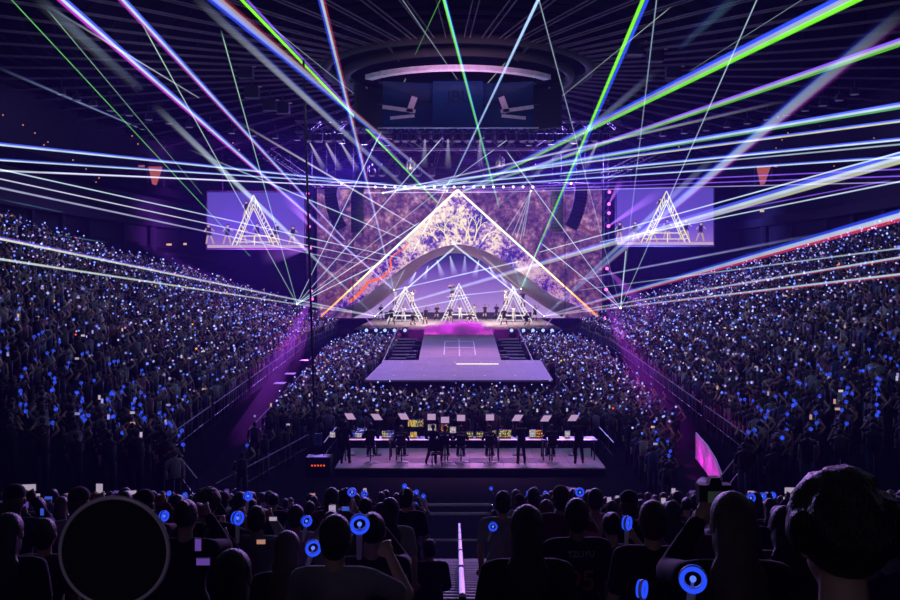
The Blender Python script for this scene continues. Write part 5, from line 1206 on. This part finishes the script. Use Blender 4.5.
for s0, e0, w0, w1, colour, stg, kind, fr_ in LZ:
    if colour == GR2: stg *= 1.7
    if isinstance(s0, str): (sx, sy), D0, nm = SRC[s0]
    else: (sx, sy), D0, nm = s0, 86.0, None
    ww = w1
    core = .72 if (kind == 'l' and fr_) else 1.0
    D1 = max(20, min(64, 92/(ww**.62)))
    if nm is None and math.hypot(sx-e0[0], sy-e0[1]) < 130: D0 = max(D1+8, min(86, 86))
    if math.hypot(sx-e0[0], sy-e0[1]) < 160 and ww < 2.6: D1 = max(D1, 80) if sy > 120 and 300 < e0[0] < 650 else D1
    if e0[1] < 130: D1 = min(D1, 11.9*900/(276-e0[1]))
    if e0[1] > 235 and (e0[0] < 10 or e0[0] > 890): D1 = min(D1, 31)
    if e0[1] < 130 and 330 < e0[0] < 680 and sy > 150: D1 = min(D1, 22)
    if abs(e0[0]-458) > 10: D1 = min(D1, 30.5*900/abs(e0[0]-458))
    if nm is None and D0 < D1: D0 = D1+6
    if nm is None and sy < 130: D0 = min(D0, 11.9*900/(276-sy))
    if nm is None and abs(sx-458) > 10: D0 = min(D0, 30.5*900/abs(sx-458))
    a, c = P(sx, sy, D0), P(*e0, D1)
    if kind == 'l' and not (-1 <= e0[0] <= 901 and 0 <= e0[1]):
        ext = 1.55
        while ext > 1 and a.y+(c.y-a.y)*ext < 9: ext -= .05
        if ext > 1: c = a+(c-a)*ext; D1e = c.y; w1x = 2*(w0*D0/1800+(w1*D1/1800-w0*D0/1800)*ext)*900/D1e; D1, w1 = D1e, w1x
    gain = .85 if kind != 's' else 4.2
    boost = 1.0+.5/max(.6, min(w0, w1)) if kind == 'l' else 1.15
    o = put_beam('laser_beam', a, c, w0*D0/1800, w1*core*D1/1800, colour, stg*gain*boost*(1.0 if colour == GR2 else .74), MATS[kind])
    d = (c-a).normalized(); nv = d.cross(Vector((0, 1, 0))).normalized()
    if nv.z < 0: nv = -nv
    for fc_, sd, fs in fr_:
        ow = (.85 if colour == GR2 else .62 if kind == 'l' else .5)
        put_beam('colour_fringe', a+nv*sd*w0*ow*D0/900, c+nv*sd*w1*ow*D1/900, w0*.55*D0/1800*1.1, w1*.62*D1/1800*1.1, fc_, fs*((1.25 if fc_ != RD else .8) if kind != 's' else 2.6), MATS[kind], o)['label'] = 'coloured edge of the beam'
    recs.append((o, nm, (sx, sy), e0, colour, w1, kind, fr_))
fans = {}
for r_ in recs:
    o, nm, s0, e0, colour, w1, kind, fr_ = r_
    side = 'left' if e0[0] < s0[0] else 'right'
    base = f'from {nm}' if nm else ('crossing over the ' + ('left' if (s0[0]+e0[0])/2 < 350 else 'right' if (s0[0]+e0[0])/2 > 560 else 'middle') + ' of the hall')
    fans.setdefault((base, side), []).append(r_)
for (base, side), rs in fans.items():
    rs.sort(key=lambda r_: math.atan2(r_[3][1]-r_[2][1], abs(r_[3][0]-r_[2][0])+.01))
    for i, (o, nm, s0, e0, colour, w1, kind, fr_) in enumerate(rs):
        w = 'broad hazy' if kind == 's' else 'thin' if w1 < 2 else 'bright'
        up = 'rising' if e0[1] < s0[1] else 'falling'
        tag(o, f'{w} {cname(colour)} laser beam {base}, {up} {side}, {ordn(i+1)} steepest', 'laser beam', 'laser beams through the haze')
# ---- spotlight cones in the haze
CON = [  # start px, end px, D0, D1, w0, w1, colour, strength, label
 ((310, 143), (325, 171), 77, 77, 1.5, 7, (.85, .75, 1), .34, 'pale cone of light falling from the first lamp at the left end of the long truss'),
 ((326, 143), (341, 171), 77, 77, 1.5, 7, (.85, .75, 1), .34, 'pale cone of light falling from the second lamp at the left of the long truss'),
 ((341, 143), (358, 171), 77, 77, 1.5, 7, (.85, .75, 1), .34, 'pale cone of light falling from the third lamp at the left of the long truss'),
 ((425, 139), (424, 168), 77, 77, 1.5, 9, (.7, .68, 1), .22, 'pale cone of light under the truss left of centre'), ((448, 139), (448, 170), 77, 77, 1.5, 9, (.7, .68, 1), .22, 'pale cone of light under the truss at the centre'),
 ((480, 139), (480, 168), 77, 77, 1.5, 9, (.7, .68, 1), .22, 'pale cone of light under the truss right of centre'), ((597, 143), (585, 170), 77, 77, 1.5, 7, (.85, .75, 1), .25, 'pale cone of light from the lamp at the right end of the truss'),
 ((403, 281), (392, 292), 100, 100, 1, 6, (.8, .82, 1), .6, 'white stage spot cone, first from left under the arch'), ((416, 272), (409, 285), 100, 100, 1, 6, (.8, .82, 1), .6, 'white stage spot cone, second from left under the arch'), ((428, 266), (424, 280), 100, 100, 1, 6, (.75, .75, 1), .5, 'white stage spot cone, third from left under the arch'),
 ((437, 260), (443, 278), 100, 100, 1, 8, (.7, .68, 1), .5, 'white stage spot cone, fourth from left under the arch'), ((450, 256), (455, 276), 100, 100, 1, 9, (.7, .68, 1), .5, 'white stage spot cone at the crown of the arch, left one'), ((465, 256), (464, 276), 100, 100, 1, 8, (.6, .6, 1), .4, 'white stage spot cone at the crown of the arch, right one'),
 ((479, 260), (474, 278), 100, 100, 1, 8, (.7, .68, 1), .5, 'white stage spot cone, fourth from right under the arch'), ((489, 266), (496, 279), 100, 100, 1, 6, (.8, .82, 1), .6, 'white stage spot cone, third from right under the arch'), ((500, 275), (508, 286), 100, 100, 1, 6, (.8, .82, 1), .6, 'white stage spot cone, second from right under the arch'), ((510, 283), (518, 292), 100, 100, 1, 6, (.8, .82, 1), .5, 'white stage spot cone, first from right under the arch'),
 ((309, 226), (288, 198), 85.5, 80, 1.5, 16, (.55, .18, .95), 1.24, 'violet cone rising left from the left tower, over the video screen'), ((310, 248), (268, 256), 85.5, 78, 1.5, 22, (.42, .12, .9), 1.32, 'violet cone spreading left from the left tower, under the video screen'),
 ((312, 296), (246, 432), 85.5, 38, 2.5, 46, (.38, .05, .80), 5.0, 'broad violet shaft falling from the left tower onto the stand edge'), ((312, 318), (290, 372), 85.5, 58, 2, 18, (.48, .06, .85), 3.6, 'narrow violet shaft falling from the foot of the left tower'),
 ((609, 204), (621, 181), 85.5, 82, 1.2, 8, (.5, .15, .95), 1.34, 'short violet cone rising right from the right tower, upper one'), ((608.5, 226), (660, 192), 85.5, 78, 1.5, 12, (.45, .15, .9), 1.24, 'violet cone rising right from the right tower over the video screen'),
 ((607, 269), (655, 318), 85.5, 66, 1.5, 22, (.5, .10, .9), 1.98, 'violet cone falling right from the right tower, upper one'), ((606, 290), (622, 318), 85.5, 78, 1.5, 12, (.55, .15, .95), 1.58, 'violet cone falling right from the right tower, lower one'),
 ((606, 306), (676, 440), 85.5, 35, 2.5, 54, (.38, .03, .70), 4.2, 'broad violet shaft falling from the right tower onto the floor aisle'),
 ((366, 318), (376, 330), 89.2, 89, .8, 4, (.5, .15, .95), .45, 'tiny violet cone at left end of the stage front'), ((552, 318), (543, 330), 89.2, 89, .8, 4, (.5, .15, .95), .45, 'tiny violet cone at the right end of the stage front'),
]
for s0, e0, D0, D1, w0, w1, colour, stg, lab in CON:
    o = put_beam('spotlight_cone', P(*s0, D0), P(*e0, D1), w0*D0/1800, w1*D1/1800, colour, stg, CONE); tag(o, lab.replace('at the left of the long truss', 'left on the long truss').replace('at the left end of the long truss', 'left on the long truss'), 'light beam', 'spotlight cones in the haze')

# ================================================================== LIGHT AND HAZE
w = bpy.data.worlds.new('hall_air'); scene.world = w; w.use_nodes = True; nt = w.node_tree; nt.nodes.clear()
out = nt.nodes.new('ShaderNodeOutputWorld'); bg = nt.nodes.new('ShaderNodeBackground'); bg.inputs[0].default_value = (0, 0, 0, 1); bg.inputs[1].default_value = 0
vs = nt.nodes.new('ShaderNodeVolumeScatter'); vs.inputs['Density'].default_value = .0014; vs.inputs['Color'].default_value = (.30, .15, 1, 1); vs.inputs['Anisotropy'].default_value = .1
nt.links.new(bg.outputs[0], out.inputs['Surface']); nt.links.new(vs.outputs[0], out.inputs['Volume'])
VIO, BLU, MAG, WRM = (.40, .16, 1.0), (.16, .24, 1.0), (.95, .10, .85), (1.0, .80, .85)
# stage washes
lamp('AREA', 'stage_wash', (.4, 96, 15), (.4, 101, ZS), 2300, (1.0, .82, .88), 14, 3, spread=R(70))
lamp('AREA', 'stage_front_wash', (.4, 76, 18.6), (.4, 100, 4), 2600, (1.0, .84, .84), 14, 1.5, spread=R(40))
lamp('AREA', 'runway_wash', (.2, 72, 18), (.2, 64, ZT), 270, (1.0, .36, .66), 8, 2, spread=R(45))
lamp('AREA', 'thrust_wash', (.1, 66, 18.5), (.1, 53, ZT), 120, (1.0, .36, .66), 9, 1.5, spread=R(40))
# coloured back light over the crowd, from the stage trusses
for sg in (-1, 1):
    lamp('AREA', 'crowd_wash', (sg*10, 88, 18.6), (sg*17, 56, 3), 4600, (.30, .17, 1.0), 6, 2, spread=R(95))
    lamp('SPOT', 'tower_violet', (sg*13.5, 85.5, 7.5), (sg*12.5, 55, 1), 5000, (.55, .10, 1.0), .3, spot=R(34), blend=.8)
    lamp('AREA', 'side_glow', (sg*18.5, 80, 12), (sg*24, 100, 12), 8500 if sg < 0 else 6500, (.42, .08, 1.0) if sg < 0 else (.16, .16, 1.0), 5, 2, spread=R(100))
    lamp('AREA', 'roof_glow', (sg*10, 74, 13.5), (sg*6, 52, 20), 55, (.72, .30, 1.0), 5, 2, spread=R(110))
for q_, (x_, y_) in enumerate(((8.75, 35.0), (8.45, 32.6), (8.0, 30.2))): lamp('AREA', 'barrier_fill_magenta', (x_-.1, y_, .2), (x_+.75, y_+.1, .6), 13, (.95, .02, .80), 1.0, .15)  # unseen uplights added at the barrier base to turn it magenta
lamp('AREA', 'floor_back_wash', (0, 86, 16.8), (0, 52, 0), 300, (.20, .17, 1.0), 14, 1.2, spread=R(100))
lamp('AREA', 'scoreboard_glow', (0, 44, 10.5), (0, 50, 18.8), 90, (.95, .45, 1.0), 5, 1, spread=R(35))
for x in (-2.4, 0, 2.4): lamp('SPOT', 'smoke_magenta', (x*1.2, 79, ZS+4.5), (x, 85.5, ZS), 7500, (.80, .03, .90), .3, spot=R(55), blend=.8)
lamp('SPOT', 'end_stand_backlight', (2, 79, 17.5), (0, 12, 4), 42000, (.62, .30, 1.0), .8, spot=R(17), blend=.6)
for sg in (-1, 1): lamp('SPOT', 'end_stand_side_light', (sg*15, 82, 14), (sg*-1, 10, 4.5), 24000, (.75, .25, 1.0) if sg > 0 else (.40, .32, 1.0), .8, spot=R(15), blend=.6)
lamp('AREA', 'truss_violet', (0, 85.8, 15.6), (0, 84.5, 19), 1100, (.50, .12, 1.0), 22, .6, spread=R(80))
lamp('AREA', 'haze_blue_fill', (0, 75, 13), (0, 62, 19), 700, (.06, .25, 1.0), 12, 1)  # unseen blue fill added to tint the haze around the scoreboard
lamp('AREA', 'rear_fill', (-2, -5, 10), (-.6, 6, 5.2), 26, (.72, .62, 1.0), 3, 1)  # unseen fill added behind the camera for the fan rim and near backs
# unseen fill lights added under the mixing desks to brighten the deck
for i in range(5): lamp('AREA', 'desk_fill', (-3.45+i*1.95, YD-.1, ZP+.72), (-3.45+i*1.95, YD-1.0, ZP), 9, (.95, .42, 1.0), 1.6, .3)
lamp('AREA', 'platform_fill', (.45, 38.5, 9), (.45, 33.6, ZP), 85, (.95, .40, 1.0), 6, 1, spread=R(34))  # another unseen fill, added high above the platform
